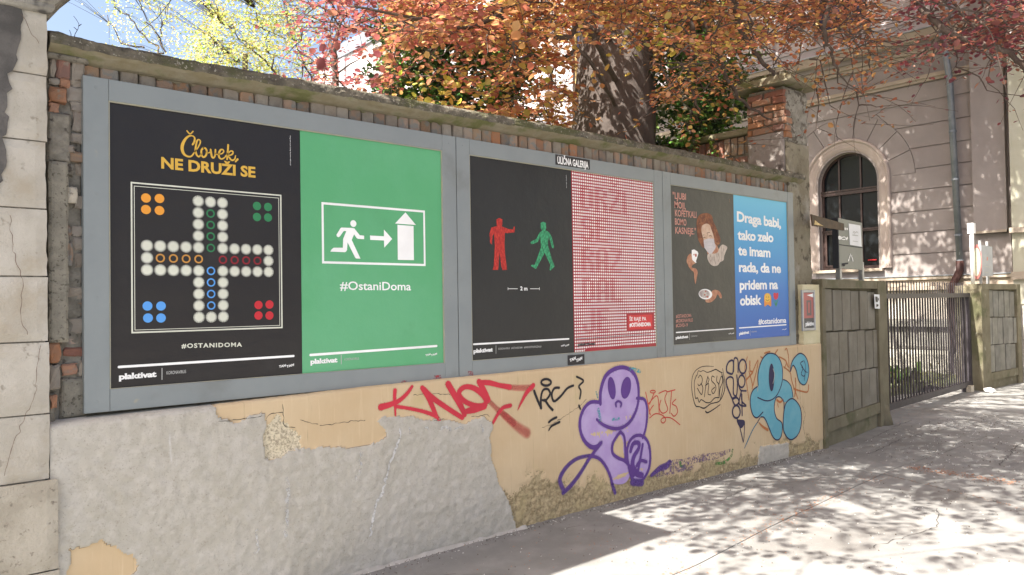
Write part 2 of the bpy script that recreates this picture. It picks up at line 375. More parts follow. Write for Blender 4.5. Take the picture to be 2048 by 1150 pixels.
# ================================================================== LEFT STONE PILASTER
pil = thing('stone_pilaster', 'tall pale weathered stone gate pilaster of stacked blocks at the left edge', 'pilaster', (-.6, .1, gz(0)))
PY = -.06
def rough_block(x0, x1, z0, z1, y0, y1, nx=14, nz=10, amp=.004, seed=1, bev=.007):
    """front face gridded and uneven, arrises worn"""
    xs = np.linspace(x0, x1, nx); zs = np.linspace(z0, z1, nz); V = []; F = []
    for j, z in enumerate(zs):
        for i, x in enumerate(xs):
            e = min(x-x0, x1-x, z-z0, z1-z); b = max(0, 1-e/.02)
            h = (fbm(x, z, 9, seed)-.5)*2*amp - b*b*bev
            jx = (fbm(z*3, x, 12, seed+2)-.5)*.012 if (i in (0, nx-1)) else 0
            V.append((x+jx*(1 if i == 0 else -1), y0-float(h), z))
    for j in range(nz-1):
        for i in range(nx-1):
            F.append((j*nx+i, j*nx+i+1, (j+1)*nx+i+1, (j+1)*nx+i))
    per = list(range(nx))+[j*nx+nx-1 for j in range(1, nz)]+[(nz-1)*nx+i for i in range(nx-2, -1, -1)]+[j*nx for j in range(nz-2, 0, -1)]
    b = len(V); V += [(V[i][0], y1, V[i][2]) for i in per]; n = len(per)
    F += [(per[(k+1) % n], per[k], b+k, b+(k+1) % n) for k in range(n)]
    F.append(tuple(b+k for k in range(n))[::-1])
    return V, F
zj = [1.85, 1.560, 1.258, .951, .645, .350, .024, -.272, -.68, -1.12]
xE = [-.155, -.157, -.161, -.157, -.154, -.150, -.150, -.118, -.112]
for k in range(9):
    mb = MB(); V, F = rough_block(-1.25, xE[k], zj[k+1]+.0035, zj[k]-.0035, PY if k < 7 else PY-.015, .30, 26, 9, .0035, k); mb.add(V, F)
    o = mb.build('stone_block', m_stone if k < 7 else m_stone_low, pil, smooth=False, fixn=False)
MB().box((-1.25, -.046, -1.15), (-.165, .31, 1.86)).build('mortar_core', m_mortar, pil)
# soot crust lying on the stones on the left, traced as its own thin skin
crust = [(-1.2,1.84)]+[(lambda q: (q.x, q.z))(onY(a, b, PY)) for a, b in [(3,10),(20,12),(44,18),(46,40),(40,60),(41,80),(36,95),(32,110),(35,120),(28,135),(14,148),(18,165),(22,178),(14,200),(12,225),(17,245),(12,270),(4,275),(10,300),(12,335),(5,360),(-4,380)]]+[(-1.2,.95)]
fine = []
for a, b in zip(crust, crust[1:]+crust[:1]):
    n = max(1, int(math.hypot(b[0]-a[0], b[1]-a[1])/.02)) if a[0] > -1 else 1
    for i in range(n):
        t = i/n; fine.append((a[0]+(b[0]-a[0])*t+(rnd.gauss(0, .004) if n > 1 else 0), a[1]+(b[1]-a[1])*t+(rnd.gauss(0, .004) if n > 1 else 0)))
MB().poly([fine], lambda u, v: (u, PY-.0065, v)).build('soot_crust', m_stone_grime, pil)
def stroke_pts(pts, w, cap=5, closed=False):
    """outline quads for a brush stroke in 2d; w number or list; returns verts, faces"""
    P = [Vector((p[0], p[1])) for p in pts]
    # resample with catmull-rom
    n = len(P)
    if n > 2:
        out = []; ws = w if isinstance(w, (list, tuple)) else [w]*n; wo_ = []
        for i in range(n-1 if not closed else n):
            p0 = P[(i-1) % n] if (closed or i > 0) else P[0]; p1 = P[i]; p2 = P[(i+1) % n]; p3 = P[(i+2) % n] if (closed or i+2 < n) else P[-1]
            L_ = (p2-p1).length; k = 6
            for j in range(k):
                t = j/k; t2 = t*t; t3 = t2*t
                out.append(.5*((2*p1)+(-p0+p2)*t+(2*p0-5*p1+4*p2-p3)*t2+(-p0+3*p1-3*p2+p3)*t3)); wo_.append(ws[i]*(1-t)+ws[(i+1) % n]*t)
        if not closed: out.append(P[-1]); wo_.append(ws[-1])
        P = out; W_ = wo_
    else: W_ = w if isinstance(w, (list, tuple)) else [w]*n
    V = []; F = []; n = len(P)
    for i, p in enumerate(P):
        a = P[(i-1) % n] if (closed or i > 0) else P[0]; b = P[(i+1) % n] if (closed or i+1 < n) else P[-1]
        d = (b-a); d = d.normalized() if d.length > 1e-9 else Vector((1, 0)); q = Vector((-d.y, d.x))*(W_[i]/2)
        V += [p+q, p-q]
    m = n if closed else n-1
    for i in range(m):
        j = (i+1) % n; F.append((2*i, 2*i+1, 2*j+1, 2*j))
    if not closed:
        for e, s_ in ((0, -1), (n-1, 1)):
            c = P[e]; d = (P[min(e+1, n-1)]-P[max(e-1, 0)]); d = d.normalized() if d.length > 1e-9 else Vector((1, 0)); q = Vector((-d.y, d.x))
            b = len(V); r = W_[e]/2; V.append(c)
            for k in range(cap+1):
                t = -PI/2+PI*k/cap; V.append(c+(d*s_*math.cos(t)+q*math.sin(t)*s_)*r)
            for k in range(cap): F.append((b, b+1+k, b+2+k) )
    return V, F
def cracks(name, lines, y, m, parent, w=.003):
    for l in lines:
        mb = MB(); pts = []
        for a, b in zip(l, l[1:]):
            A = onY(*a, y); B = onY(*b, y); n = max(2, int((B-A).length/.02))
            for i in range(n): t = i/n; pts.append((A.x+(B.x-A.x)*t+rnd.gauss(0, .0022), A.z+(B.z-A.z)*t+rnd.gauss(0, .0022)))
        ws = [w*(.4+rnd.random()) for _ in pts]; V, F = stroke_pts(pts, ws, 2); mb.add([(p[0], y, p[1]) for p in V], F); mb.build(name, m, parent)
m_crack = mat('crack_dirt', (.12,.075,.06), (.18,.12,.09), 30)
cracks('crack', [[(82,690),(74,740),(70,790),(50,835),(25,890),(5,960)], [(20,430),(25,500),(45,560),(42,640),(60,680)], [(5,1035),(30,1080),(60,1100),(110,1085)], [(0,1065),(40,1090),(70,1135)], [(12,980),(30,1005),(90,1012)], [(40,1110),(75,1135),(112,1140)], [(45,30),(65,70),(85,95)],], PY-.0072, m_crack, pil, .0019)
# cornice flaring out over the pilaster
prof = [(0, 1.845), (.018, 1.85), (.03, 1.865), (.03, 1.885), (.045, 1.90), (.085, 1.96), (.14, 2.04), (.24, 2.16), (.40, 2.34), (.60, 2.50), (.60, 2.62), (.50, 2.68), (0, 2.72)]
V = []; F = []; n = 4
for (o_, z) in prof:
    V += [(-1.25, PY-o_, z), (-.16+o_, PY-o_, z), (-.16+o_, .35+o_*.3, z), (-1.25, .35+o_*.3, z)]
for i in range(len(prof)-1):
    for k in range(4): F.append((i*4+k, i*4+(k+1) % 4, (i+1)*4+(k+1) % 4, (i+1)*4+k))
F += [(3, 2, 1, 0), tuple(len(V)-4+k for k in range(4))]
mb = MB(); mb.add(V, F); mb.build('cornice', mat('dirty_cornice', (.24,.225,.195), (.36,.345,.30), 6, .9, .01, 40, spots=(.09,.085,.08), spot_sc=7, spot_lo=.5, spot_hi=.6), pil)

# ================================================================== FRONT WALL
wall = thing('boundary_wall', 'long old brick boundary wall with concrete coping and patched graffiti plaster base', 'wall', (3.4, .2, gz(3)))
MB().box((-.35, .075, -1.3), (6.56, .40, 1.72)).box((-.30, .048, -1.2), (.0, .0749, 1.66)).build('brick_core', m_mortar, wall)
# coping swept along the wall
def crise(x): return float(np.interp(x, [.5, 1.1, 2.6, 3.3, 5.3, 6.8], [0, .010, .032, .042, .045, .045]))
xs = np.linspace(-.14, 6.86, 420)
prof = [(.075, 1.674), (.045, 1.672), (.02, 1.678), (-.005, 1.690), (-.028, 1.700), (-.045, 1.712), (-.05, 1.725), (-.05, 1.74), (-.047, 1.755), (-.035, 1.768), (-.01, 1.776), (.04, 1.79), (.12, 1.80), (.25, 1.80), (.40, 1.785), (.47, 1.765), (.47, 1.68), (.38, 1.68)]
V = []; F = []; n = len(prof)
for i, x in enumerate(xs):
    rise = .012*math.exp(-((x+.1)/.1)**2)+crise(x)
    for k, (y, z) in enumerate(prof):
        a = .010 if 5 <= k <= 14 else .004
        dy = (float(fbm(x, z*3+k*.37, 22, 1))-.5)*2*a; dz = (float(fbm(x, y*3+k*.53, 18, 4))-.5)*2*a*.8
        V.append((x, y+dy, z+dz+rise))
for i in range(len(xs)-1):
    for k in range(n): F.append((i*n+k, i*n+(k+1) % n, (i+1)*n+(k+1) % n, (i+1)*n+k))
F += [tuple(range(n)), tuple(range((len(xs)-1)*n, len(xs)*n))[::-1]]
mb = MB(); mb.add(V, F); me = mb.mesh('coping', [m_coping, m_coping_under])
mi = [0]*len(F)
for i in range(len(xs)-1):
    for k in range(n):
        if k < 5: mi[i*n+k] = 1
me.polygons.foreach_set('material_index', mi); fix_normals(me); link('coping', me, wall)
# ragged mortar fillet under the coping
mb = MB(); xs = np.linspace(-.14, 6.7, 700); V = []; F = []
for x in xs:
    sc_ = abs(math.sin(PI*(x-.02)/.085)); zb = 1.664+crise(x)*.95+.014*sc_+(float(vn(x*30, 2, 3))-.5)*.018
    V += [(x, .062, 1.70+crise(x)), (x, .048+.006*float(vn(x*25, 5, 2)), zb), (x, .075, zb+.001)]
for i in range(len(xs)-1):
    for k in range(2): F.append((i*3+k, i*3+k+1, (i+1)*3+k+1, (i+1)*3+k))
mb.add(V, F); mb.build('mortar_fillet', m_coping_under, wall)
# brick meshes
def brick_mesh(name, sx, sy, sz, m, seed):
    """block with its front (-y) face and edges worn; origin at centre"""
    r = random.Random(seed); V = []; F = []; b = .007
    X = [-sx/2, -sx/2+b, 0, sx/2-b, sx/2]; Z = [-sz/2, -sz/2+b, 0, sz/2-b, sz/2]
    for j, z in enumerate(Z):
        for i, x in enumerate(X):
            e = (i in (0, 4))+(j in (0, 4)); V.append((x+r.uniform(-.003, .003), -sy/2+(.006 if e == 1 else .012 if e == 2 else 0)+r.uniform(-.002, .002), z+r.uniform(-.003, .003)))
    for j in range(4):
        for i in range(4): F.append((j*5+i, j*5+i+1, (j+1)*5+i+1, (j+1)*5+i))
    per = [0,1,2,3,4,9,14,19,24,23,22,21,20,15,10,5]; c = len(V)
    V += [(V[i][0], sy/2, V[i][2]) for i in per]
    for k in range(16): F.append((per[(k+1) % 16], per[k], c+k, c+(k+1) % 16))
    mb = MB(); mb.add(V, F); return mb.mesh(name, m)
sold = [brick_mesh('brick', .0785+.002*(s % 3), .10, .20, [m_brick, m_brick, m_brick_grey, m_brick, m_brick_grey, m_brick_orange, m_brick_grey][s], s) for s in range(7)]
x = .045; k = 0
while x < 6.66:
    o = link('brick', sold[rnd.choice([0,1,2,3,0,1,3,4,6,5] if x > 2.0 else [0,2,4,6,3,1])], wall)
    o.location = (x, .052+.05+rnd.uniform(-.006, .010), 1.585+crise(x)*.95+rnd.uniform(-.004, .008)); o.rotation_euler = (0, rnd.uniform(-.02, .02), rnd.uniform(-.04, .04)); o.matrix_parent_inverse = Matrix.Translation(-wall.location)
    x += .0865+rnd.uniform(-.003, .003); k += 1
def stone_px(rect, m, y, name='brick', seed=None, d=.10):
    A = onY(rect[0], rect[3], y); B = onY(rect[2], rect[1], y)
    s = seed if seed is not None else rnd.randrange(999)
    r = random.Random(s); w, h = B.x-A.x-.004, B.z-A.z-.005
    me = brick_mesh(name, w, d, h, m, s)
    for v in me.vertices:
        v.co.x += (r.random()-.5)*.08*w; v.co.z += (r.random()-.5)*.10*h; v.co.y += (r.random()-.5)*.006
    o = link(name, me, wall); o.location = ((A.x+B.x)/2, y+d/2, (A.z+B.z)/2); o.rotation_euler = (0, r.uniform(-.03, .03), r.uniform(-.08, .08)); return o
for rct, m, y in [((112,111,141,156), m_brick_red, .03), ((120,157,142,174), m_brick_orange, .03), ((98,156,120,168), m_brick_grey, .02), ((100,176,137,203), m_brick_orange, .01), ((137,176,172,202), m_brick_grey, .03),
    ((98,205,119,225), m_brick_orange, .015), ((146,114,172,160), m_brick_grey, .03), ((142,160,170,175), m_brick_grey, .04), ((97,112,111,155), m_brick_grey, .03), ((142,204,172,222), m_brick_grey, .03),
    ((146,224,172,262), m_brick_grey, .035), ((143,266,172,286), m_brick_grey, .03), ((125,290,151,304), m_brick_grey, .01), ((136,305,172,324), m_brick, .02), ((124,326,148,350), m_mortar, .02), ((150,326,172,352), m_brick_grey, .04),
    ((128,374,156,405), m_stone_low, .01), ((146,390,172,416), m_brick_grey, .03), ((137,418,172,449), m_brick, .07), ((130,450,142,480), m_brick, .03), ((143,451,172,472), m_brick_grey, .04), ((146,474,172,501), m_brick_grey, .04), ((131,482,146,530), m_brick, .03),
    ((150,505,172,536), m_brick_grey, .04), ((133,540,172,570), m_brick, .05), ((133,572,172,598), m_brick_grey, .045), ((133,601,172,632), m_brick, .05), ((134,634,172,668), m_brick_grey, .045), ((134,670,172,691), m_brick, .05),
    ((124,693,172,715), m_brick_red, .04), ((124,726,156,752), m_brick_orange, .03), ((157,720,172,752), m_brick_grey, .04), ((97,684,123,728), m_brick_orange, .0), ((97,730,123,780), m_brick_grey, -.005), ((99,788,114,819), m_brick_orange, .0)]:
    stone_px(rct, m, y)
def lump(name, x0, x1, z0, z1, y0, y1, m, seed, amp=.008, nx=10, nz=16, bev=.02, parent=None):
    V, F = rough_block(x0, x1, z0, z1, y0, y1, nx, nz, amp, seed, bev); mb = MB(); mb.add(V, F); return mb.build(name, m, parent or wall)
A = onY(95, 686, -.01); B = onY(131, 324, -.01)
lump('cement_strip', -.142, -.062, A.z, B.z, -.015, .08, m_cement_strip, 5, .003, 8, 60, .01)
A = onY(98, 322, -.01); B = onY(140, 226, -.01); lump('mortar_lump', -.145, -.045, A.z, B.z, .0, .08, m_mortar, 6, .012, 10, 24)
A = onY(98, 110, 0); lump('mortar_lump', -.15, .03, A.z-.006, 1.70, .0, .08, m_mortar, 9, .008, 16, 8)
A = onY(122, 828, 0); B = onY(163, 754, 0); lump('mortar_lump', -.092, .02, A.z-.03, B.z, .03, .09, m_cement_strip, 7, .008, 14, 20)
lump('mortar_lump', -.15, -.11, -.04, .11, .01, .09, m_mortar, 8, .008, 6, 16)
# ragged plaster between the last display case and the pillar
lump('plaster_remnant', 6.64, 6.80, -.02, 1.68, .03, .09, m_mortar, 12, .02, 12, 110, .03)
# ================================================================== PLASTER BASE OF THE FRONT WALL
WY = -.04
def inpoly(X, Y, poly):
    r = np.zeros(X.shape, bool); n = len(poly)
    for i in range(n):
        x0, y0 = poly[i]; x1, y1 = poly[(i+1) % n]
        if y0 == y1: continue
        c = ((y0 > Y) != (y1 > Y)) & (X < (x1-x0)*(Y-y0)/(y1-y0)+x0); r ^= c
    return r
cement = [(60,820),(432,806),(436,842),(480,838),(533,828),(537,850),(528,880),(530,915),(556,922),(575,905),(606,893),(658,892),(700,898),(743,890),(771,872),(764,858),(752,846),(761,836),(816,836),(874,842),(925,846),(965,831),(984,842),(980,876),(985,935),(998,964),(1013,1000),(1027,1030),(1032,1075),(700,1300),(60,1300)]
beige_low = [(133,1104),(170,1092),(200,1082),(235,1095),(278,1113),(262,1150),(250,1200),(133,1200)]
cement_r = [(1519,893),(1577,885),(1576,919),(1514,936)]
peeled = [(537,850),(560,828),(580,850),(590,860),(606,868),(606,893),(590,905),(556,925),(530,915),(528,880)]
def to_px(x, z):
    d = np.stack([x-CAM.x, np.full_like(x, WY-CAM.y), z-CAM.z], -1); zc = d@np.array(CF)
    return 1024+FPX*(d@np.array(CR))/zc, 575-FPX*(d@np.array(CU))/zc
def masks(x, z):
    px, py = to_px(x, z); nx_ = (fbm(x, z, 11, 1)-.5); nz_ = (fbm(x, z, 11, 5)-.5)
    sc_ = 420/np.maximum(.6, 1+(x-.5)*.35)          # rough px per metre, to wobble the borders evenly
    X = px+nx_*.07*sc_; Y = py+nz_*.07*sc_
    ce = (inpoly(X, Y, cement) & ~inpoly(X, Y, beige_low)) | inpoly(px, py, cement_r)
    pe = inpoly(X, Y, peeled)
    gnd = gzv(x); hh = .09+.09*fbm(x, x*0, 1.1, 3)+.10*np.exp(-((x-3.1)/.6)**2)+(.10*np.exp(-((x-2.75)/.35)**2))
    er = np.clip((gnd+hh+.26*(fbm(x, z, 9, 2)-.5)-z)/.09+.5, 0, 1)*(~ce)
    return ce.astype(float), er, pe.astype(float)
def hgt(x, z, M_=None):
    ce, er, pe = M_ if M_ is not None else masks(x, z)
    h = ce*(.009+.010*(fbm(x, z, 5, 1)-.5)+.012*(fbm(x, z, 26, 6)-.5)) + (1-ce)*(.003*(fbm(x, z, 3, 2)-.5)+.0016*(fbm(x*3, z, 25, 2)-.5))
    h = h - er*(.007+.022*(fbm(x, z, 28, 4)-.35)) - pe*(.008+.014*(fbm(x, z, 30, 3)-.5))*(1-ce)
    return h
def ztop(x): return np.interp(x, [-.15,.6,1.55,3,7.2], [-.026,-.019,.002,.006,.008])
nx, nz = 830, 124
xs = np.linspace(-.147, 7.125, nx); S = np.linspace(0, 1, nz)
X, SS = np.meshgrid(xs, S); Zb = np.full_like(X, -1.22); Zt = ztop(X)+.006*(fbm(X, X*0, 8, 1)-.5); Z = Zb+(Zt-Zb)*SS
MK = masks(X, Z); H = hgt(X, Z, MK)
H = H*np.clip((Zt-Z)/.02, 0, 1) - .010*np.clip(1-(Zt-Z)/.012, 0, 1)
V = np.stack([X, WY-H, Z], -1).reshape(-1, 3)
i = np.arange((nz-1)*(nx-1)); r, c = i//(nx-1), i % (nx-1); a = r*nx+c
F = np.stack([a, a+1, a+1+nx, a+nx], -1)
top0 = (nz-1)*nx; b = len(V)
V = np.vstack([V, np.stack([xs, np.full(nx, .078), ztop(xs)+.010], -1)])
F2 = np.stack([top0+np.arange(nx-1), top0+np.arange(nx-1)+1, b+np.arange(nx-1)+1, b+np.arange(nx-1)], -1)
me = bpy.data.meshes.new('plaster_base'); nf = len(F)+len(F2)
me.vertices.add(len(V)); me.vertices.foreach_set('co', V.astype(np.float32).ravel())
FF = np.vstack([F, F2]); me.loops.add(nf*4); me.polygons.add(nf)
me.loops.foreach_set('vertex_index', FF.astype(np.int32).ravel()); me.polygons.foreach_set('loop_start', np.arange(0, nf*4, 4, dtype=np.int32))
me.update(calc_edges=True); me.validate()
at = me.color_attributes.new('zones', 'FLOAT_COLOR', 'POINT')
C_ = np.zeros((len(V), 4), np.float32); C_[:, 3] = 1
for k in range(3): C_[:nx*nz, k] = MK[k].ravel()
C_[nx*nz:, 0] = 1
at.data.foreach_set('color', C_.ravel())
# plaster material: cement patch, beige paint, peeled paint and the eroded foot are four real surfaces
m = bpy.data.materials.new('patched_plaster'); m.use_nodes = True; nt = m.node_tree; L = nt.links.new; B = nt.nodes['Principled BSDF']; B.inputs['Roughness'].default_value = .92; B.inputs['Specular IOR Level'].default_value = .2
geo = _n(nt, 'ShaderNodeNewGeometry'); pos = geo.outputs['Position']
def nz_(scale, det=6, stretch=None, r=.6):
    v = pos
    if stretch: q = _n(nt, 'ShaderNodeVectorMath', operation='MULTIPLY'); q.inputs[1].default_value = stretch; L(pos, q.inputs[0]); v = q.outputs[0]
    n = _n(nt, 'ShaderNodeTexNoise', Scale=scale, Detail=det, Roughness=r); L(v, n.inputs['Vector']); return n.outputs[0]
def rp(f, lo, hi, a=0, b_=1):
    n = _n(nt, 'ShaderNodeMapRange'); n.interpolation_type = 'SMOOTHSTEP'; n.inputs['From Min'].default_value = lo; n.inputs['From Max'].default_value = hi; n.inputs['To Min'].default_value = a; n.inputs['To Max'].default_value = b_; L(f, n.inputs['Value']); return n.outputs[0]
def mx(f, a_, b_, bl='MIX'):
    n = _n(nt, 'ShaderNodeMix', data_type='RGBA', blend_type=bl)
    for s_, v in ((n.inputs[0], f), (n.inputs[6], a_), (n.inputs[7], b_)):
        if isinstance(v, tuple): s_.default_value = (*v, 1)
        elif isinstance(v, (int, float)): s_.default_value = v
        else: L(v, s_)
    return n.outputs[2]
zc = _n(nt, 'ShaderNodeVertexColor', layer_name='zones'); sp = _n(nt, 'ShaderNodeSeparateColor'); L(zc.outputs[0], sp.inputs[0])
cem = mx(rp(nz_(2.2), .35, .65), (.44,.41,.345), (.475,.445,.385))
cem = mx(rp(nz_(16, 8), .44, .62, 0, .35), cem, (.57,.54,.49))
cem = mx(rp(nz_(110, 5), .58, .70, 0, .5), cem, (.21,.18,.145))
cem = mx(rp(nz_(30, 9, None, .75), .50, .66, 0, .4), cem, (.32,.285,.235))
cem = mx(rp(nz_(5, 8, (3, 1, .45)), .66, .78, 0, .7), cem, (.62,.61,.60))
bei = mx(rp(nz_(1.6, 5), .35, .65), (.56,.42,.255), (.60,.465,.295))
bei = mx(rp(nz_(9, 8, (6, 1, .35)), .54, .72, 0, .6), bei, (.66,.53,.34))
bei = mx(rp(nz_(14, 6, (5, 1, .25)), .62, .74, 0, .55), bei, (.36,.27,.16))
bei = mx(rp(nz_(3, 7), .60, .72, 0, .35), bei, (.50,.42,.20))
ero = mx(rp(nz_(40, 9, None, .75), .40, .60), (.28,.215,.12), (.50,.40,.24))
ero = mx(rp(nz_(95, 6, None, .7), .55, .68, 0, .75), ero, (.08,.06,.035))
ero = mx(rp(nz_(5, 6), .5, .64, 0, .6), ero, (.46,.37,.20))
pee = mx(rp(nz_(75, 8, None, .7), .38, .56), (.33,.28,.20), (.66,.58,.42))
jag = rp(nz_(60, 4), .3, .7, -.3, .3)
def thr(sock, k=1.0):
    n = _n(nt, 'ShaderNodeMath', operation='ADD'); L(sock, n.inputs[0]); L(jag, n.inputs[1]); return rp(n.outputs[0], .42, .58)
col = mx(thr(sp.outputs[2]), bei, pee); col = mx(thr(sp.outputs[1]), col, ero); col = mx(thr(sp.outputs[0]), col, cem)
_e = _n(nt, 'ShaderNodeMath', operation='SUBTRACT'); L(sp.outputs[0], _e.inputs[0]); _e.inputs[1].default_value = .42
_a = _n(nt, 'ShaderNodeMath', operation='ABSOLUTE'); L(_e.outputs[0], _a.inputs[0]); _l = rp(_a.outputs[0], .30, .02); _n2 = _n(nt, 'ShaderNodeMath', operation='MULTIPLY'); L(_l, _n2.inputs[0]); L(rp(nz_(14, 5), .46, .62, 0, .75), _n2.inputs[1])
col = mx(_n2.outputs[0], col, (.10,.075,.05))          # dirt caught in the step between the two plasters
L(col, B.inputs['Base Color'])
bp = _n(nt, 'ShaderNodeBump', Strength=1.0, Distance=.0042); n1 = rp(sp.outputs[0], 0, 1, .25, 1); mm = _n(nt, 'ShaderNodeMath', operation='MULTIPLY'); L(nz_(75, 8, None, .7), mm.inputs[0]); L(n1, mm.inputs[1]); L(mm.outputs[0], bp.inputs['Height']); L(bp.outputs[0], B.inputs['Normal'])
me.materials.append(m); m_plaster = m
link('plaster_base', me, wall)
MB().box((7.05, -.035, -1.22), (7.124, .3, .62)).build('plaster_return', mat('beige_return', (.50,.40,.24), (.56,.46,.30), 5, .9, .003, 60), wall)
# tall cream painted pier at the right end
m_cream = mat('cream_paint', (.60,.54,.34), (.66,.60,.41), 4, .9, .002, 70, spots=(.40,.35,.2), spot_sc=18, spot_lo=.68, spot_hi=.76)
V, F = rough_block(6.762, 7.128, .004, .642, WY+.001, .1, 26, 44, .003, 3, .006); mb = MB(); mb.add(V, F); mb.build('cream_pier', m_cream, wall)
def wallpt(u, v, off):   # point on the uneven plaster
    h = float(hgt(np.array([u]), np.array([v]))[0]); return (u, WY-h-off, v)
class Paint:
    def fade(s, pts, w):
        for k_ in (1.0, .78, .55): s.stroke(pts, [v*k_ for v in w] if isinstance(w, list) else w*k_)
    """paint lying on the plaster: strokes and fills given in picture-measured points, taken to the wall"""
    def __init__(s, x0, y0, k): s.x0, s.y0, s.k = x0, y0, k; s.V = []; s.F = []; s.lay = .0012; s.log = []
    def w(s, p): q = onY(s.x0+p[0]/s.k, s.y0+p[1]/s.k, WY); return (q.x, q.z)
    def add(s, V, F, lay):
        A = np.array([(p[0], p[1]) for p in V]); h = hgt(A[:, 0], A[:, 1]); b = len(s.V)
        s.V += [(a[0], WY-max(float(hh), -.002)-lay, a[1]) for a, hh in zip(A, h)]; s.F += [tuple(b+i for i in f) for f in F]
    def stroke(s, pts, w, closed=False, lay=None, fuzz=1.0):
        W_ = [s.w(p) for p in pts]; cx = sum(p[0] for p in W_)/len(W_)
        mpp = Vector((onY(s.x0+pts[0][0]/s.k, s.y0+pts[0][1]/s.k, WY)-onY(s.x0+pts[0][0]/s.k, s.y0+(pts[0][1]+s.k)/s.k, WY))).length/s.k
        ww = [v*mpp for v in w] if isinstance(w, (list, tuple)) else w*mpp
        s.log.append((W_, ww, closed)); V, F = stroke_pts(W_, ww, 5, closed); s.lay += .00012; s.add(V, F, lay or s.lay)
    def fill(s, loops, lay=.0008):
        ls = [[s.w(p) for p in densify(l)] for l in loops]; mb = MB(); mb.poly(ls, lambda u, v: (u, 0, v)); V = [(p[0], p[2]) for p in mb.v]; s.add(V, mb.f, lay)
    def done(s, name, m, label=None, halo=None):
        mb = MB(); mb.add(s.V, s.F); o = mb.build(name, m, wall)
        if label: o['label'] = label
        if halo:
            s.V = []; s.F = []; l = .0006
            for W_, ww, cl in s.log:
                l += .00004; ex = .018 if name != 'graffiti_lettering' else .010
                ww2 = [v+ex for v in ww] if isinstance(ww, list) else ww+ex
                V, F = stroke_pts(W_, ww2, 5, cl); s.add(V, F, l)
            mb = MB(); mb.add(s.V, s.F); mb.build('graffiti_overspray', halo, wall)
        return o
def densify(l):
    P = [Vector(p) for p in l]; n = len(P); out = []
    for i in range(n):
        p0, p1, p2, p3 = P[i-1], P[i], P[(i+1) % n], P[(i+2) % n]
        for j in range(5):
            t = j/5; out.append(tuple(.5*((2*p1)+(-p0+p2)*t+(2*p0-5*p1+4*p2-p3)*t*t+(-p0+3*p1-3*p2+p3)*t**3)))
    return out
def ell(cx, cy, rx, ry, n=18, tilt=0):
    c, s_ = math.cos(tilt), math.sin(tilt)
    return [(cx+rx*math.cos(2*PI*i/n)*c-ry*math.sin(2*PI*i/n)*s_, cy+rx*math.cos(2*PI*i/n)*s_+ry*math.sin(2*PI*i/n)*c) for i in range(n)]
def halo(name, c): return mat(name, c, tuple(v*1.1 for v in c), 6, .8, alpha=.6, alpha_sc=260, alpha_lo=.40, alpha_hi=.75)
def spray(name, c, c2=None, **k): return mat(name, c, c2 or tuple(v*1.15 for v in c), 6, .75, **k)
m_red = spray('red_spray', (.50,.035,.055), alpha=1.0, alpha_sc=90, alpha_lo=.16, alpha_hi=.30)
m_redfade = spray('thin_red_spray', (.52,.09,.08), alpha=.40, alpha_sc=240, alpha_lo=.10, alpha_hi=.80)
m_pur = spray('purple_spray', (.105,.045,.215), alpha=1.0, alpha_sc=90, alpha_lo=.15, alpha_hi=.28)
m_purf = spray('thin_purple_spray', (.13,.07,.27), alpha=.72, alpha_sc=200, alpha_lo=.12, alpha_hi=.66)
m_lil = spray('lilac_spray', (.41,.29,.55), (.47,.36,.60), alpha=1.0, alpha_sc=110, alpha_lo=.18, alpha_hi=.34)
m_blk = spray('black_spray', (.022,.020,.024), alpha=1.0, alpha_sc=80, alpha_lo=.22, alpha_hi=.34)
m_nav = spray('navy_spray', (.035,.03,.07), alpha=1.0, alpha_sc=80, alpha_lo=.22, alpha_hi=.34)
m_blu = spray('blue_spray', (.12,.36,.45), (.16,.40,.47), alpha=1.0, alpha_sc=50, alpha_lo=.22, alpha_hi=.34)
m_tur = spray('turquoise_spray', (.08,.38,.42), alpha=.65, alpha_sc=60, alpha_lo=.3, alpha_hi=.6)
m_ora = spray('orange_spray', (.42,.14,.045), alpha=.95, alpha_sc=70, alpha_lo=.28, alpha_hi=.45)
m_grn = spray('green_spray', (.08,.24,.06), alpha=.8, alpha_sc=60, alpha_lo=.36, alpha_hi=.56)
m_thinred = spray('thin_red_marker', (.50,.05,.04), alpha=1.0, alpha_sc=90, alpha_lo=.25, alpha_hi=.38)

# red lettering
P = Paint(740, 740, 6.0235)
P.stroke([(300,245),(296,330),(300,430),(305,545)], [52,46,34,22]); P.stroke([(505,200),(440,290),(340,375),(230,420),(130,447)], [40,48,56,68,80])
P.stroke([(320,440),(480,465),(640,500),(760,540),(830,590)], [44,42,46,52,40]); P.stroke([(628,215),(700,330),(750,440),(810,585)], [62,66,66,50])
P.stroke([(650,230),(740,325),(900,440),(1110,575)], [60,70,64,60]); P.stroke([(940,170),(1010,290),(1080,410),(1140,540)], [84,84,84,60])
P.stroke([(1390,420),(1300,432),(1180,400),(1090,330),(1075,260),(1140,205),(1240,215),(1340,280),(1400,370),(1370,425)], [60,60,62,62,66,60,66,74,70,60])
P.stroke([(1310,140),(1345,200),(1390,300),(1420,360)], [70,80,90,80]); P.stroke([(1330,150),(1440,155),(1560,185),(1680,205)], [60,66,60,70])
P.stroke([(1965,185),(1880,280),(1815,400),(1778,480)], [60,52,30,8]); P.stroke([(1480,635),(1540,530),(1600,455),(1690,427)], [36,44,48,52])
P.stroke([(1150,500),(1250,475),(1380,440)], [60,90,70])
P.done('graffiti_lettering', m_red, 'large red spray painted letters', halo('red_halo', (.50,.10,.09)))
P = Paint(740, 740, 6.0235)
P.fade([(1660,205),(1780,215),(1945,215)], [76,84,92]); P.fade([(1430,370),(1530,470),(1640,560),(1730,640)], [64,80,96,100]); P.fade([(1600,530),(1700,620),(1800,700),(1890,760)], [90,110,130,150])
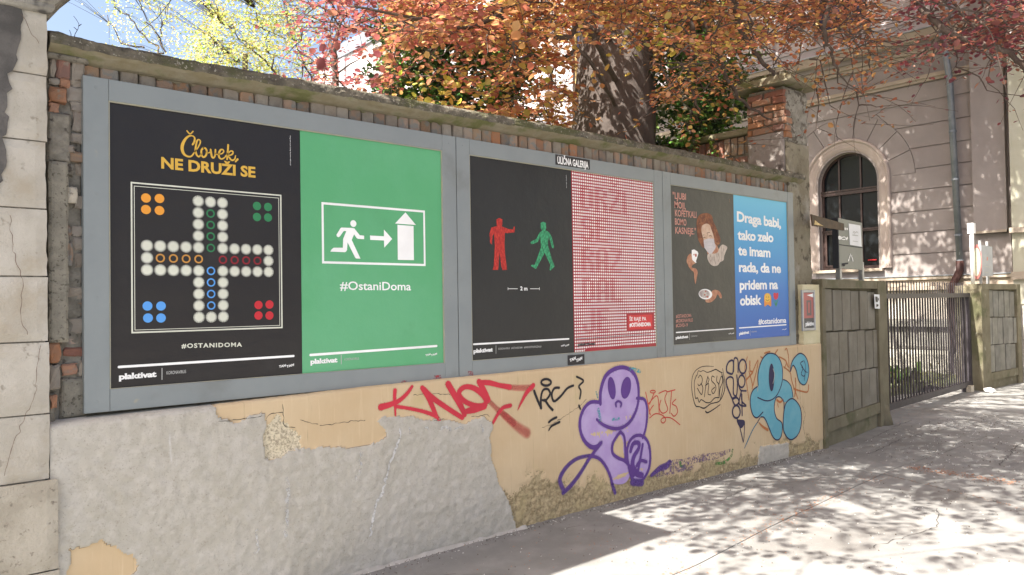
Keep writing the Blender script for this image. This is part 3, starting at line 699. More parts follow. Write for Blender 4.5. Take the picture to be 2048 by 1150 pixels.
P.done('graffiti_overspray', m_redfade)
# black tag
P = Paint(1060, 700, 3.711)
for pts, w in [([(30,305),(55,370),(82,430)], 22), ([(82,430),(80,360),(95,300),(130,290),(148,325),(118,372),(92,372)], 18), ([(110,370),(140,415),(168,445)], 20), ([(215,280),(180,285),(160,330),(178,380),(225,345),(275,285),(320,264)], 18),
    ([(345,198),(395,228),(362,268),(376,305),(368,360)], 15), ([(362,412),(372,436)], 16), ([(140,535),(165,515),(196,500)], 18), ([(138,598),(160,565),(218,535)], [8,16,20])]: P.stroke(pts, w)
P.stroke(ell(118,240,36,24), 18, closed=True)
P.done('graffiti_lettering', m_blk, 'black tag letters with question mark and two dashes', halo('black_halo', (.06,.05,.05)))
# purple grinning figure
P = Paint(1060, 700, 3.711)
P.fill([[(520,395),(528,290),(560,190),(625,140),(700,128),(765,165),(800,240),(805,350),(850,368),(868,430),(862,530),(840,640),(700,690),(705,810),(735,870),(740,935),(700,990),(620,990),(590,920),(540,840),(470,770),(525,690),(440,715),(385,640),(365,540),(385,440),(440,390)], [(665,630),(692,690),(700,810),(640,795),(612,740),(635,665)]])
P.fill([[(735,700),(770,645),(820,638),(865,675),(890,760),(885,860),(850,950),(800,980),(755,940),(730,850)]], .0009)
P.done('graffiti_fill', m_lil, 'lilac fill of the grinning figure')
P = Paint(1060, 700, 3.711); W1 = 31
P.stroke([(522,400),(525,300),(560,195),(625,142),(700,130),(762,165),(798,240),(805,340),(792,430),(750,520),(690,572),(620,583),(545,556),(495,515)], [30,32,34,34,32,32,30,28,28,28,28,28,26,22])
P.stroke([(520,388),(450,388),(400,435),(372,510),(372,590),(398,665),(445,715),(490,720),(528,688)], [28,28,28,28,28,30,34,38,26])
P.stroke([(792,358),(845,366),(866,420),(868,500),(856,590),(836,650)], 24)
P.stroke([(670,608),(640,645),(612,700),(612,765),(655,802),(705,825),(745,875),(770,935)], 26); P.stroke([(670,608),(697,640),(706,720),(706,830)], 24)
P.stroke([(720,740),(738,678),(775,640),(825,635),(868,672),(890,750),(886,860),(850,945),(800,982),(760,955),(735,880),(722,810)], 26, closed=True)
P.stroke([(525,690),(480,750),(430,820)], 28); P.stroke([(450,785),(510,805),(555,855),(590,925),(612,1000)], 26)
P.stroke([(745,750),(765,695),(805,690),(805,730),(770,790),(760,860),(790,915),(830,930)], [34,34,34,34,40,50,50,44]); P.stroke([(835,700),(820,790),(800,900)], 24); P.stroke([(790,860),(820,820),(862,830)], 26)
P.fill([ell(605,283,28,84,16,-.12)], .003); P.fill([ell(711,280,36,82,16,.16)], .003); P.stroke([(637,418),(636,392),(656,380),(676,395),(672,418)], 18)
P.done('graffiti_outline', m_pur, 'purple outline of the grinning figure', halo('purple_halo', (.13,.07,.25)))
P = Paint(1060, 700, 3.711)
P.fade([(430,820),(370,920),(300,1010),(245,1060)], [34,38,42,36]); P.fade([(250,1040),(222,960),(265,875),(345,808),(440,783)], [40,44,40,34,30]); P.fade([(612,1000),(632,1060)], 34); P.fade([(760,980),(830,985)], 60)
P.fade([(900,930),(960,880),(1010,860),(1035,830)], [30,50,60,40])
P.done('graffiti_overspray', m_purf)
P = Paint(1060, 700, 3.711); P.stroke([(745,138),(815,158)], 30); P.stroke([(490,312),(502,352)], 16); P.stroke([(610,515),(660,510)], 22, lay=.0034); P.stroke([(505,440),(520,520)], 26, lay=.0034)
P.done('graffiti_overspray', m_tur)
# thin red tag
P = Paint(1080, 690, 2.948)
for pts in [[(622,278),(650,412)], [(645,350),(665,300),(672,285)], [(640,345),(690,300),(702,400)], [(700,285),(735,270),(748,278),(735,320),(752,380),(722,402),(702,370),(712,325)], [(668,355),(650,380),(645,405)], [(750,276),(796,264)], [(775,272),(764,402)], [(800,320),(778,345),(802,362),(810,395),(790,420),(772,402)], [(645,430),(680,405),(722,415),(740,440),(726,460),(712,448),(724,430),(770,430),(824,470)]]: P.stroke(pts, 6.5)
P.stroke(ell(664,275,15,8), 6, closed=True)
P.done('graffiti_lettering', m_thinred, 'thin red tag beside the purple figure')
# black scribbled badge
P = Paint(1370, 700, 5.75)
for pts, w in [([(330,190),(250,185),(180,197),(115,245),(82,320),(76,430),(92,550),(122,640),(165,652),(220,668),(290,620),(335,608),(390,590),(430,530),(455,450),(455,350),(430,212)], [4,8,8,8,9,9,10,14,12,16,12,12,13,13,15,12,8]),
    ([(140,290),(152,240),(180,250),(208,236),(250,256),(290,248),(320,235),(355,224),(400,250),(428,262)], [8,8,7,7,9,11,13,13,13,10]), ([(132,290),(106,370),(110,480),(120,555),(142,550),(162,600),(185,570),(240,603),(290,600),(340,552),(392,548)], [14,8,9,13,12,12,11,13,12,12,11]),
    ([(420,270),(440,350),(430,460),(400,580)], 11), ([(235,705),(260,720),(330,680),(402,628)], [20,16,13,10]), ([(150,320),(175,290),(197,330),(190,380),(160,410),(145,390)], 10), ([(180,385),(202,430),(188,512),(140,440)], 11), ([(262,300),(238,400),(220,540)], 10), ([(232,410),(270,390),(262,500),(292,515)], 10), ([(255,310),(275,340),(250,400)], 9),
    ([(335,312),(310,300),(302,350),(345,400),(352,450),(322,502),(304,462),(340,430)], 10), ([(365,300),(362,360),(386,400),(388,540)], 10), ([(386,400),(415,300),(432,360),(402,440),(390,540)], 10)]: P.stroke(pts, w)
P.done('graffiti_lettering', m_blk, 'black scribbled round badge')
P = Paint(1370, 700, 5.75)
for pts, w, cl in [([(552,130),(510,130),(480,180),(478,240),(500,265),(548,265)], 22, True), ([(558,245),(562,110),(588,92),(608,130),(608,255)], 20, False), (ell(662,190,43,80), 22, True), ([(482,420),(474,345),(510,310),(548,322),(556,380),(556,500),(590,522),(602,400),(594,290)], 20, False), ([(482,420),(515,500),(548,562),(590,530)], 22, False),
    (ell(650,360,38,70), 20, True), ([(615,400),(640,462),(702,470)], 18, False), ([(545,560),(575,636),(618,600),(600,552)], 22, True), (ell(588,710,44,72), 22, True), ([(645,480),(622,620),(702,642),(655,592),(652,505),(656,752)], 20, False), ([(600,800),(622,862),(668,1060)], [20,16,12], False), ([(684,830),(680,940),(672,1050)], [14,10,8], False)]: P.stroke(pts, w, closed=cl)
P.fill([[(595,805),(640,800),(684,812),(680,860),(645,900),(610,860)]])
P.done('graffiti_lettering', m_nav, 'dark bubble lettering running down the wall', halo('navy_halo', (.09,.06,.14)))
# orange tag behind the blue figure
P = Paint(1370, 690, 5.478)
for pts, w in [([(682,130),(655,250),(672,400),(700,600)], 10), ([(710,180),(712,280),(740,300),(670,380)], 18), ([(700,290),(735,420),(735,480)], 12), ([(740,300),(780,200),(800,170),(790,250),(745,440)], 12), ([(830,130),(850,150),(820,210)], 14), ([(870,90),(930,70)], 14), ([(1015,50),(985,95)], 12), ([(1095,55),(1112,40),(1132,120),(1140,250)], 12), ([(1032,130),(1100,170),(1128,240)], 14), ([(1080,240),(1150,300),(1170,400),(1235,590)], 12),
    ([(1352,440),(1340,512),(1270,505),(1190,480)], 16), ([(1208,365),(1212,450),(1200,560)], 16), ([(1090,250),(1110,200)], 10), ([(808,850),(850,895),(905,930)], [10,26,30]), ([(1005,605),(1040,625),(1070,600)], 24), ([(1012,640),(1020,680)], 10)]: P.stroke(pts, w)
P.done('graffiti_lettering', m_ora, 'rusty orange tag partly covered by the blue figure', halo('orange_halo', (.42,.17,.07)))
P = Paint(1370, 690, 5.478); P.lay = .0024
P.fill([[(800,440),(798,320),(830,190),(880,110),(935,90),(1000,112),(1050,190),(1068,300),(1058,420),(1010,540),(950,600),(880,608),(800,570)]], .0022)
P.fill([[(790,455),(740,500),(715,580),(718,680),(745,770),(800,795),(850,790),(915,900),(960,1000),(1010,1038),(1052,1000),(1060,860),(1000,800),(975,700),(990,590),(1035,568),(1075,620),(1110,620),(1180,572),(1165,460),(1120,400),(1075,378),(1020,480),(900,560),(800,520)]], .0020)
P.fill([[(1178,590),(1115,620),(1085,700),(1075,850),(1088,960),(1150,1032),(1220,1000),(1262,900),(1268,760),(1245,660)]], .0021)
P.fill([[(1152,290),(1172,185),(1222,112),(1270,92),(1318,132),(1348,220),(1350,330),(1320,420),(1280,430),(1242,380),(1215,275),(1182,225)]], .0021)
P.done('graffiti_fill', m_blu, 'light blue fill of the round headed figure')
P = Paint(1370, 690, 5.478); P.lay = .0026
for pts, w, cl in [([(800,440),(798,320),(830,190),(880,112),(935,90),(1000,112),(1050,190),(1068,300),(1058,420),(1010,540),(950,598),(880,610),(795,575)], 15, False), ([(790,455),(740,500),(715,580),(718,680),(745,770),(790,795),(850,735)], 15, False), ([(1075,378),(1120,400),(1162,460),(1180,570)], 13, False),
    ([(830,788),(870,800),(915,900),(960,1005),(1010,1040),(1052,1000),(1060,860),(1000,800),(975,700),(990,590),(1035,568),(1078,620),(1082,700)], 14, False), ([(1178,588),(1115,620),(1085,700),(1073,850),(1086,960),(1150,1036),(1222,1000),(1266,900),(1272,760),(1248,660)], 15, True),
    ([(820,795),(790,850)], 13, False), ([(1150,290),(1170,185),(1222,112),(1270,92),(1320,132),(1350,220),(1352,330),(1322,422),(1280,432),(1240,380),(1215,275),(1182,222),(1155,285)], 14, False), ([(1292,175),(1262,200),(1288,250),(1270,318),(1302,340),(1312,290),(1275,240)], 11, False), ([(1300,170),(1318,240),(1302,390)], 9, False), ([(1310,290),(1338,300)], 9, False)]: P.stroke(pts, w, closed=cl)
P.fill([ell(945,355,30,152,20)], .0040)
P.done('graffiti_outline', m_nav, 'dark outline, tall eye and numeral bubble of the blue figure')
P = Paint(1370, 690, 5.478); P.stroke([(790,850),(740,930),(690,1040),(650,1130)], [14,16,18,10])
P.done('graffiti_outline', spray('teal_spray', (.06,.17,.24), alpha=.9, alpha_sc=70, alpha_lo=.28, alpha_hi=.45))
P = Paint(1370, 690, 5.478); P.stroke([(962,260),(978,330),(960,420)], 7, lay=.0046); P.done('graffiti_highlight', spray('cream_spray', (.55,.5,.38)))
P = Paint(1080, 690, 2.948)
P.stroke([(735,715),(790,690),(850,690),(950,665),(1050,650),(1120,620)], [20,30,40,50,40,20]); P.stroke([(900,720),(760,740),(690,760)], [30,50,40])
P.done('graffiti_overspray', spray('dull_purple_spray', (.17,.11,.22), alpha=.7, alpha_sc=45, alpha_lo=.44, alpha_hi=.60))
P = Paint(1080, 690, 2.948); P.stroke([(825,690),(830,712),(850,720)], 16); P.stroke([(1040,700),(1090,690),(1125,655),(1135,620)], 18)
P.done('graffiti_overspray', m_grn)
# cracks and lime streak in the plaster
def wcrack(name, lines, m, w, lay=.0015, jit=.002):
    for l in lines:
        P = Paint(0, 0, 1); W_ = [P.w(p) for p in l]; pts = []
        for a_, b_ in zip(W_, W_[1:]):
            n = max(2, int(math.hypot(b_[0]-a_[0], b_[1]-a_[1])/.015))
            for k in range(n): t = k/n; pts.append((a_[0]+(b_[0]-a_[0])*t+rnd.gauss(0, jit), a_[1]+(b_[1]-a_[1])*t+rnd.gauss(0, jit)))
        ws = [w*(.3+rnd.random()*1.2) for _ in pts]; V, F = stroke_pts(pts, ws, 2); P.add(V, F, lay); P.done(name, m)
wcrack('crack', [[(565,810),(566,824),(545,827),(535,832),(530,845)], [(566,824),(568,848),(574,854),(596,855)], [(826,790),(860,787),(905,789)], [(866,841),(886,838),(900,840)], [(942,833),(975,830),(982,836)], [(1084,855),(1105,848),(1160,812),(1175,795)], [(1595,690),(1597,730),(1600,790),(1602,820),(1608,850)], [(1604,810),(1611,828),(1606,850),(1610,872)], [(1540,858),(1561,852)], [(640,852),(680,845),(735,840)], [(600,840),(640,850)], [(436,842),(480,839),(530,831)]], m_dark, .0028, .0012)
wcrack('lime_streak', [[(797,855),(798,872),(790,898),(778,925),(770,955),(762,985),(748,1010),(742,1045),(738,1075)]], mat('lime', (.66,.65,.63), (.55,.54,.52), 40, alpha=.9, alpha_sc=60, alpha_lo=.3, alpha_hi=.5), .014, .004, .003)
wcrack('lime_streak', [[(817,856),(815,875)], [(842,858),(850,854),(858,858)], [(878,858),(886,852),(900,858)], [(908,858),(920,853),(926,860)], [(962,852),(964,866)], [(720,905),(718,940),(708,965)], [(574,955),(572,1010),(568,1080)], [(510,1060),(512,1110)]], mat('lime_thin', (.60,.59,.57), alpha=.7, alpha_sc=50, alpha_lo=.4, alpha_hi=.6), .018, .004, .004)
o = lump('mortar_splash', .0, .01, -1.1, -1.09, -.05, .0, m_cement_strip, 1)
bpy.data.objects.remove(o)
# pale mortar fillet along the foot of the cement patch
mb = MB(); V = []; F = []; xs = np.linspace(1.2, 2.75, 160)
for i, x in enumerate(xs):
    z0 = gz(x)-.01; a = .5+.8*float(vn(x*18, 1, 2)); V += [(x, WY-.014, z0+.018*a+.010), (x, WY-.020-.005*a, z0+.010*a+.008), (x, WY-.026-.016*a, z0+.007)]
for i in range(len(xs)-1):
    for k in range(2): F.append((i*3+k, i*3+k+1, (i+1)*3+k+1, (i+1)*3+k))
mb.add(V, F); mb.build('mortar_fillet', mat('pale_mortar', (.36,.345,.31), (.42,.40,.37), 20, .95, .004, 120), wall)

# ================================================================== DISPLAY CASES
CW, CH = 2.2243, 1.6104
labels = ['large blue-grey steel poster case on the left holding the black game board and green posters', 'blue-grey steel poster case in the middle with black sticker labels on its rails', 'blue-grey steel poster case on the right next to the brick pillar']
def bevbox(mb, a, b, r=.002):
    """box with its front edges chamfered, front is -y"""
    x0, y0, z0 = a; x1, y1, z1 = b
    vs = [(x0,y1,z0),(x1,y1,z0),(x1,y1,z1),(x0,y1,z1),(x0,y0+r,z0),(x1,y0+r,z0),(x1,y0+r,z1),(x0,y0+r,z1),(x0+r,y0,z0+r),(x1-r,y0,z0+r),(x1-r,y0,z1-r),(x0+r,y0,z1-r)]
    mb.add(vs, [(0,3,2,1),(0,1,5,4),(1,2,6,5),(2,3,7,6),(3,0,4,7),(4,5,9,8),(5,6,10,9),(6,7,11,10),(7,4,8,11),(8,9,10,11)]); return mb
cases = []
for i in range(3):
    x0 = i*CW+.003; x1 = (i+1)*CW-.003; h = CH
    c = thing('display_case', labels[i], 'display case', ((x0+x1)/2, .03, 0), 'poster cases in a row on the wall'); cases.append(c)
    sw = .112-.002; tw = .104; bw = .106
    if i == 0: pass
    bevbox(MB(), (x0, 0, 0), (x0+sw, .05, h)).build('side_rail', m_frame, c)
    bevbox(MB(), (x1-sw, 0, 0), (x1, .05, h)).build('side_rail', m_frame, c)
    bevbox(MB(), (x0+sw+.0012, .0008, h-tw), (x1-sw-.0012, .05, h)).build('top_rail', m_frame, c)
    bevbox(MB(), (x0+sw+.0012, .0008, 0), (x1-sw-.0012, .05, bw)).build('bottom_rail', m_frame, c)
    MB().box((x0+sw-.02, .022, bw-.02), (x1-sw+.02, .045, h-tw+.02)).build('back_panel', m_backing, c)
    mb = MB(); ix0, ix1, iz0, iz1 = x0+sw, x1-sw, bw, h-tw; e = .006
    for a_, b_ in (((ix0, .004, iz0), (ix0+e, .0218, iz1)), ((ix1-e, .004, iz0), (ix1, .0218, iz1)), ((ix0+e, .004, iz1-e), (ix1-e, .0218, iz1)), ((ix0+e, .004, iz0), (ix1-e, .0218, iz0+e*.5))): mb.box(a_, b_)
    mb.build('sealing_strip', m_frame_in, c)
    for sx in (x0+.055, x1-.055):
        for sz in (.05, .55, 1.05, 1.56):
            mb = MB(); mb.add([(sx+.006*math.cos(2*PI*k/8), -.0012, sz+.006*math.sin(2*PI*k/8)) for k in range(8)]+[(sx+.0075*math.cos(2*PI*k/8), .0005, sz+.0075*math.sin(2*PI*k/8)) for k in range(8)], [tuple(range(8))]+[(k, (k+1) % 8, 8+(k+1) % 8, 8+k) for k in range(8)]); mb.build('screw', m_frame, c)
# red overspray on the bottom rails
def flat_stroke(name, m, parent, items, y, x0=0, y0=0, k=1, sub=None):
    mb = MB()
    for pts, w, cl in items:
        W_ = [(lambda q: (q.x, q.z))(onY(x0+p[0]/k, y0+p[1]/k, y)) for p in pts]
        mpp = (onY(x0+pts[0][0]/k, y0+pts[0][1]/k, y)-onY(x0+pts[0][0]/k, y0+pts[0][1]/k+1, y)).length/k
        V, F = stroke_pts(W_, [v*mpp for v in w] if isinstance(w, (list, tuple)) else w*mpp, 6, cl); mb.add([(p[0], y, p[1]) for p in V], F)
    return mb.build(name, m, parent)
def flat_fill(name, m, parent, polys, y, x0=0, y0=0, k=1, smooth=False):
    mb = MB()
    for l in polys:
        l = densify(l) if smooth else l
        W_ = [(lambda q: (q.x, q.z))(onY(x0+p[0]/k, y0+p[1]/k, y)) for p in l]; mb.poly([W_], lambda u, v: (u, y, v))
    return mb.build(name, m, parent)
m_rspr = spray('faint_red_spray', (.45,.05,.07), alpha=.7, alpha_sc=60, alpha_lo=.38, alpha_hi=.62)
flat_stroke('paint_smear', m_rspr, cases[0], [([(870,752),(873,757)], [4,24], False)], -.0005)
flat_stroke('paint_smear', m_rspr, cases[0], [([(806,765),(812,765)], 8, False)], -.0005)
flat_stroke('paint_smear', m_rspr, cases[1], [([(937,744),(941,748)], [4,14], False)], -.0005)

# ================================================================== TEXT
_tc = {}
def text_mesh(body, bold=0.0, spacing=1.0, res=3):
    cu = bpy.data.curves.new('lettering', 'FONT'); cu.body = body; cu.size = 1; cu.offset = bold; cu.space_character = spacing; cu.resolution_u = res
    o = bpy.data.objects.new('tmp', cu); COL.objects.link(o); bpy.context.view_layer.update()
    me = bpy.data.meshes.new_from_object(o.evaluated_get(bpy.context.evaluated_depsgraph_get()))
    bpy.data.objects.remove(o); bpy.data.curves.remove(cu)
    v = [(p.co.x, p.co.y) for p in me.vertices]; f = [tuple(p.vertices) for p in me.polygons]; bpy.data.meshes.remove(me); return v, f
def letter(name, body, pa, pb, cap, y, m, parent, bold=0.0, spacing=1.0, f3=None, plane=None, res=3, label=None):
    """lettering whose baseline runs between two measured points; cap = capital height in picture pixels at pa"""
    v, f = text_mesh(body, bold, spacing, res)
    x0 = min(p[0] for p in v); x1 = max(p[0] for p in v)
    if plane is None: A, B, C2 = onY(*pa, y), onY(*pb, y), onY(pa[0], pa[1]-cap, y)
    else: A, B, C2 = hit(*pa, *plane), hit(*pb, *plane), hit(pa[0], pa[1]-cap, *plane)
    ux = (B-A)/(x1-x0); hz = (C2-A).length/.70; uz = Vector((0, 0, hz))
    mb = MB(); mb.add([A+ux*(p[0]-x0)+uz*p[1] for p in v], f)
    o = mb.build(name, m, parent)
    if label: o['label'] = label
    return o
# ================================================================== POSTERS
def poster(i, side, label, c, c2=None, mm=None, yj=0):
    x0 = i*CW+.112+(0 if side == 0 else 1.0); p = thing('poster', label, 'poster', (x0+.5, .015, .9), 'posters in the wall cases')
    nx_, nz_ = 60, 30; V = []; F = []; y = PYY - (.0008 if side else 0)
    X_ = np.linspace(x0+.0015, x0+.9985+.001, nx_); Z_ = np.concatenate([np.linspace(.103, .15, 8), np.linspace(.16, 1.512, nz_-8)])
    for j, z in enumerate(Z_):
        for k, x in enumerate(X_): V.append((x, y-max(0, 1-(z-.103)/.04)*.006*max(0, float(fbm(x, z*5, 5, i+side))-.42)*3, z))
    for j in range(nz_-1):
        for k in range(nx_-1): F.append((j*nx_+k, j*nx_+k+1, (j+1)*nx_+k+1, (j+1)*nx_+k))
    b = len(V); V += [(V[0][0], y+.001, Z_[0]), (X_[-1], y+.001, Z_[0]), (X_[-1], y+.001, Z_[-1]), (X_[0], y+.001, Z_[-1])]; F.append((b, b+3, b+2, b+1))
    mb = MB(); mb.add(V, F)
    m = mm or mat('print_paper_'+label.split()[0], c, c2, 1.3, .33, .010, 2.2, spec=.35, c3=tuple(v*.88+.012 for v in c), sc3=3.5, lo3=.55, hi3=.8)
    mb.build('paper', m, p, smooth=True); return p
PYY = .0142
def ink(name, c, c2=None): return mat('print_'+name.replace(' ', '_'), c, c2 or tuple(v*1.12 for v in c), 2, .55, .0012, 5, spec=.28)
m_k = ink('near_black', (.032,.030,.032), (.040,.037,.036))
m_w = ink('off_white', (.84,.84,.82))
m_cr = ink('cream', (.62,.63,.53))
m_yel = ink('mustard', (.62,.38,.06)); m_og = ink('orange', (.72,.30,.04)); m_gn = ink('green_dots', (.035,.21,.085)); m_bl = ink('blue_dots', (.10,.32,.72)); m_rd = ink('red_dots', (.50,.03,.04))
m_ring_o = ink('orange_ring', (.55,.27,.06)); m_ring_r = ink('red_ring', (.27,.02,.03)); m_grey = ink('grey_ink', (.42,.42,.40))
Y1 = PYY-.0010; Y2 = PYY-.0016; YR = PYY-.0018
def footer(i, side, p, y, line, pl, plcap, bar, ko, kocap, tt, dark=False, words='KORONAVIRUS', mk=None):
    mk = mk or m_w
    flat_stroke('rule', mk, p, [(line, 5.0 if i == 0 else 3.6 if i == 1 else 2.4, False)], y)
    letter('lettering', 'plaktivat', pl[0], pl[1], plcap, y, mk, p, bold=.045, spacing=.93)
    flat_stroke('rule', m_grey, p, [(bar, 1.6 if i == 0 else 1.0, False)], y)
    letter('lettering', words, ko[0], ko[1], kocap, y, m_grey, p, bold=.01)
    a, b, c, d, cp = tt
    letter('lettering', 'TAM', a, b, cp, y, mk, p, bold=.03); letter('lettering', 'TAM', c, d, cp, y, mk, p, bold=.03)
def disc(mb, cx, cz, r, y, n=20, r0=0):
    if r0 == 0: mb.add([(cx+r*math.cos(2*PI*k/n), y, cz+r*math.sin(2*PI*k/n)) for k in range(n)], [tuple(range(n))])
    else:
        V = []; [V.extend([(cx+r0*math.cos(2*PI*k/n), y, cz+r0*math.sin(2*PI*k/n)), (cx+r*math.cos(2*PI*k/n), y, cz+r*math.sin(2*PI*k/n))]) for k in range(n)]
        mb.add(V, [(2*k, 2*k+1, (2*k+3) % (2*n), (2*k+2) % (2*n)) for k in range(n)])
# --- 1 black board game
p1 = poster(0, 0, 'black poster with a board game of white virus dots and coloured rings, yellow heading', (.020,.017,.017), (.024,.021,.020))
k = 9.309; S = lambda pts: [(310+a/k, 250+b/k) for a, b in pts]
flat_stroke('lettering', m_yel, p1, [(S(q), w, False) for q, w in [
    ([(700,365),(735,300),(735,235),(690,200),(625,210),(560,270),(515,360),(505,450),(540,540),(610,585),(680,578),(740,500)], [3.4,4.0,3,2.4,3.6,5,6,6,5,3.4,3,2.4]),
    ([(595,108),(652,165),(708,118)], 2.6), ([(740,500),(800,420),(845,320),(825,275),(790,285),(765,370),(755,480),(780,560),(820,590),(860,540)], [2,2.4,2.8,2.6,3,3.6,4,3.6,3,2.4]),
    ([(900,425),(865,470),(865,550),(900,598),(945,570),(965,500),(945,440),(905,425)], 3.6), ([(960,500),(1000,520),(1025,500)], 2), ([(1035,455),(1045,520),(1060,590),(1090,610),(1120,560),(1125,460)], [3,4,3.8,3.4,3,3.2]), ([(1125,530),(1160,550),(1200,535)], 2),
    ([(1190,545),(1250,530),(1280,490),(1260,458),(1220,465),(1190,530),(1195,600),(1240,632),(1300,600),(1345,530)], [2,2.4,2.6,2.6,3.4,4,3.8,3,2.4,2]), ([(1362,370),(1358,450),(1350,540),(1342,640)], [3.6,3.8,3.6,3.2]), ([(1345,550),(1400,490),(1445,490),(1450,530),(1410,560),(1365,570),(1395,620),(1430,655),(1480,640),(1500,570)], [2.4,2.8,3,3,2.6,2.6,3.4,3.6,3,2])]] + [], Y1)
flat_stroke('comma', m_yel, p1, [(S([(1538,638),(1500,682)]), [4,3], False)], Y1)
letter('lettering', 'NE DRUŽI SE', (322.5,335.8), (511,354.5), 21.6, Y1, m_yel, p1, bold=.036)
q = lambda a: (a.x, a.z)
def frame_rect(mb, c, w, y):
    P_ = [onY(*a, y) for a in c]; xa = (P_[0].x+P_[3].x)/2; xb = (P_[1].x+P_[2].x)/2; zt = (P_[0].z+P_[1].z)/2; zb = (P_[2].z+P_[3].z)/2
    mb.poly([[(xa, zb), (xb, zb), (xb, zt), (xa, zt)], [(xa+w, zb+w), (xb-w, zb+w), (xb-w, zt-w), (xa+w, zt-w)]], lambda u, v: (u, y, v))
mb = MB(); frame_rect(mb, [(260,364),(562,389),(566,656),(264,667)], .0075, Y1); frame_rect(mb, [(267,372),(557,395),(561,651),(270,661)], .003, Y1); mb.build('board_border', m_cr, p1)
L5, R5, T5, B5 = onY(294,516,Y1), onY(537,521,Y1), onY(421,404,Y1), onY(424,634,Y1)
gx = lambda c: L5.x+(R5.x-L5.x)*c/10; gzz = lambda r: T5.z+(B5.z-T5.z)*r/10
white = [(0,c) for c in (4,5,6)]+[(10,c) for c in (4,5,6)]+[(r,c) for r in (1,2,3,7,8,9) for c in (4,6)]+[(r,c) for r in (4,6) for c in (0,1,2,3,4,6,7,8,9,10)]+[(5,0),(5,10)]
for (r, c) in white:
    mb = MB(); cx, cz = gx(c), gzz(r); disc(mb, cx, cz, .0222, Y1, 18)
    for t in range(18):
        a = 2*PI*t/18; d = Vector((math.cos(a), 0, math.sin(a))); s_ = Vector((-d.z, 0, d.x))*.0023; C0 = Vector((cx, Y1, cz)); mb.add([C0+d*.0218-s_, C0+d*.0218+s_, C0+d*.0292+s_*1.2, C0+d*.0292-s_*1.2], [(0,1,2,3)])
    mb.build('virus_dot', m_cr, p1)
for m_, cells in ((m_gn, [(r,5) for r in (1,2,3,4)]), (m_bl, [(r,5) for r in (6,7,8,9)]), (m_ring_o, [(5,c) for c in (1,2,3,4)]), (m_ring_r, [(5,c) for c in (6,7,8,9)])):
    for r, c in cells: mb = MB(); disc(mb, gx(c), gzz(r), .0222, Y1, 22, .0150); mb.build('ring', m_, p1)
for m_, cs in ((m_og, [(292,396),(319,397),(292,419),(319,421)]), (m_gn, [(514,412),(536,414),(514,434),(536,435)]), (m_bl, [(295,612),(322,612),(296,636),(322,636)]), (m_rd, [(517,610),(539,609),(517,631),(539,631)])):
    for a in cs: b = onY(*a, Y1); mb = MB(); disc(mb, b.x, b.z, .0232, Y1, 24); mb.build('home_dot', m_, p1)
letter('lettering', '#OSTANIDOMA', (363,696), (484,693), 8.6, Y1, m_cr, p1, bold=.03, spacing=1.2)
footer(0, 0, p1, Y1, [(238,734),(587,712)], [(238,759),(313,753)], 11, [(324,736.5),(324,759)], [(333,749),(372,746)], 6.5, ((558,735.5),(572,733),(573,735.5),(588,731.5),4.6))
v_ = letter('lettering', 'AVTORJA: Dominik Bagola & Dorijan Šiško', (582,331), (582,269), 3.2, Y1, m_grey, p1) if False else None
# side credit, set vertically
def vert_text(body, pa, pb, cap_m, y, m, parent):
    v, f = text_mesh(body, .01, 1, 2); x0 = min(a[0] for a in v); x1 = max(a[0] for a in v); A, B = onY(*pa, y), onY(*pb, y); h = (B.z-A.z)/(x1-x0)
    mb = MB(); mb.add([(A.x-p[1]*cap_m/.7, y, A.z+(p[0]-x0)*h) for p in v], f); mb.build('lettering', m, parent)
vert_text('AVTORJA: Dominik Bagola & Dorijan Šiško', (581.5,331), (579.5,271), .0042, Y1, m_w, p1)
# --- 2 green exit poster
def grad_mat(name, stops, z0, z1):
    m = bpy.data.materials.new(name); m.use_nodes = True; nt = m.node_tree; b = nt.nodes['Principled BSDF']; b.inputs['Roughness'].default_value = .5; b.inputs['Specular IOR Level'].default_value = .3
    g = _n(nt, 'ShaderNodeNewGeometry'); s_ = _n(nt, 'ShaderNodeSeparateXYZ'); nt.links.new(g.outputs['Position'], s_.inputs[0]); mr = _n(nt, 'ShaderNodeMapRange'); mr.inputs[1].default_value = z0; mr.inputs[2].default_value = z1; nt.links.new(s_.outputs[2], mr.inputs[0])
    r = _n(nt, 'ShaderNodeValToRGB'); nt.links.new(mr.outputs[0], r.inputs[0]); el = r.color_ramp.elements
    el[0].position = stops[0][0]; el[0].color = (*stops[0][1], 1); el[1].position = stops[-1][0]; el[1].color = (*stops[-1][1], 1)
    for q_, c in stops[1:-1]: e = el.new(q_); e.color = (*c, 1)
    nt.links.new(r.outputs[0], b.inputs['Base Color']); return m
p2 = poster(0, 1, 'plain green poster with a white running figure, arrow and house shape', (.105,.385,.17), (.13,.415,.205))
k = 5.475; S = lambda pts: [(630+a/k, 390+b/k) for a, b in pts]; x_, y_ = 630, 390
mb = MB(); frame_rect(mb, [(642.5,404),(850,421),(851,532),(644.5,527)], .0135, Y2); mb.build('sign_border', m_w, p2)
A = onY(630+420/k, 390+313/k, Y2); mb = MB(); disc(mb, A.x, A.z, .0205, Y2, 28); mb.build('running_figure', m_w, p2)
flat_fill('running_figure', m_w, p2, [S(l) for l in [
    [(290,356),(400,360),(430,365),(490,440),(538,445),(538,484),(470,480),(455,470),(428,430),(402,492),(498,697),(450,695),(440,685),(357,520),(350,605),(338,622),(325,626),(168,620),(182,595),(205,577),(305,577),(308,480),(320,450),(343,396),(315,394),(272,455),(255,463),(238,452),(235,435),(280,362)]]], Y2)
flat_fill('arrow', m_w, p2, [S([(603,443),(755,452),(755,378),(845,481),(758,577),(755,498),(604,491)])], Y2)
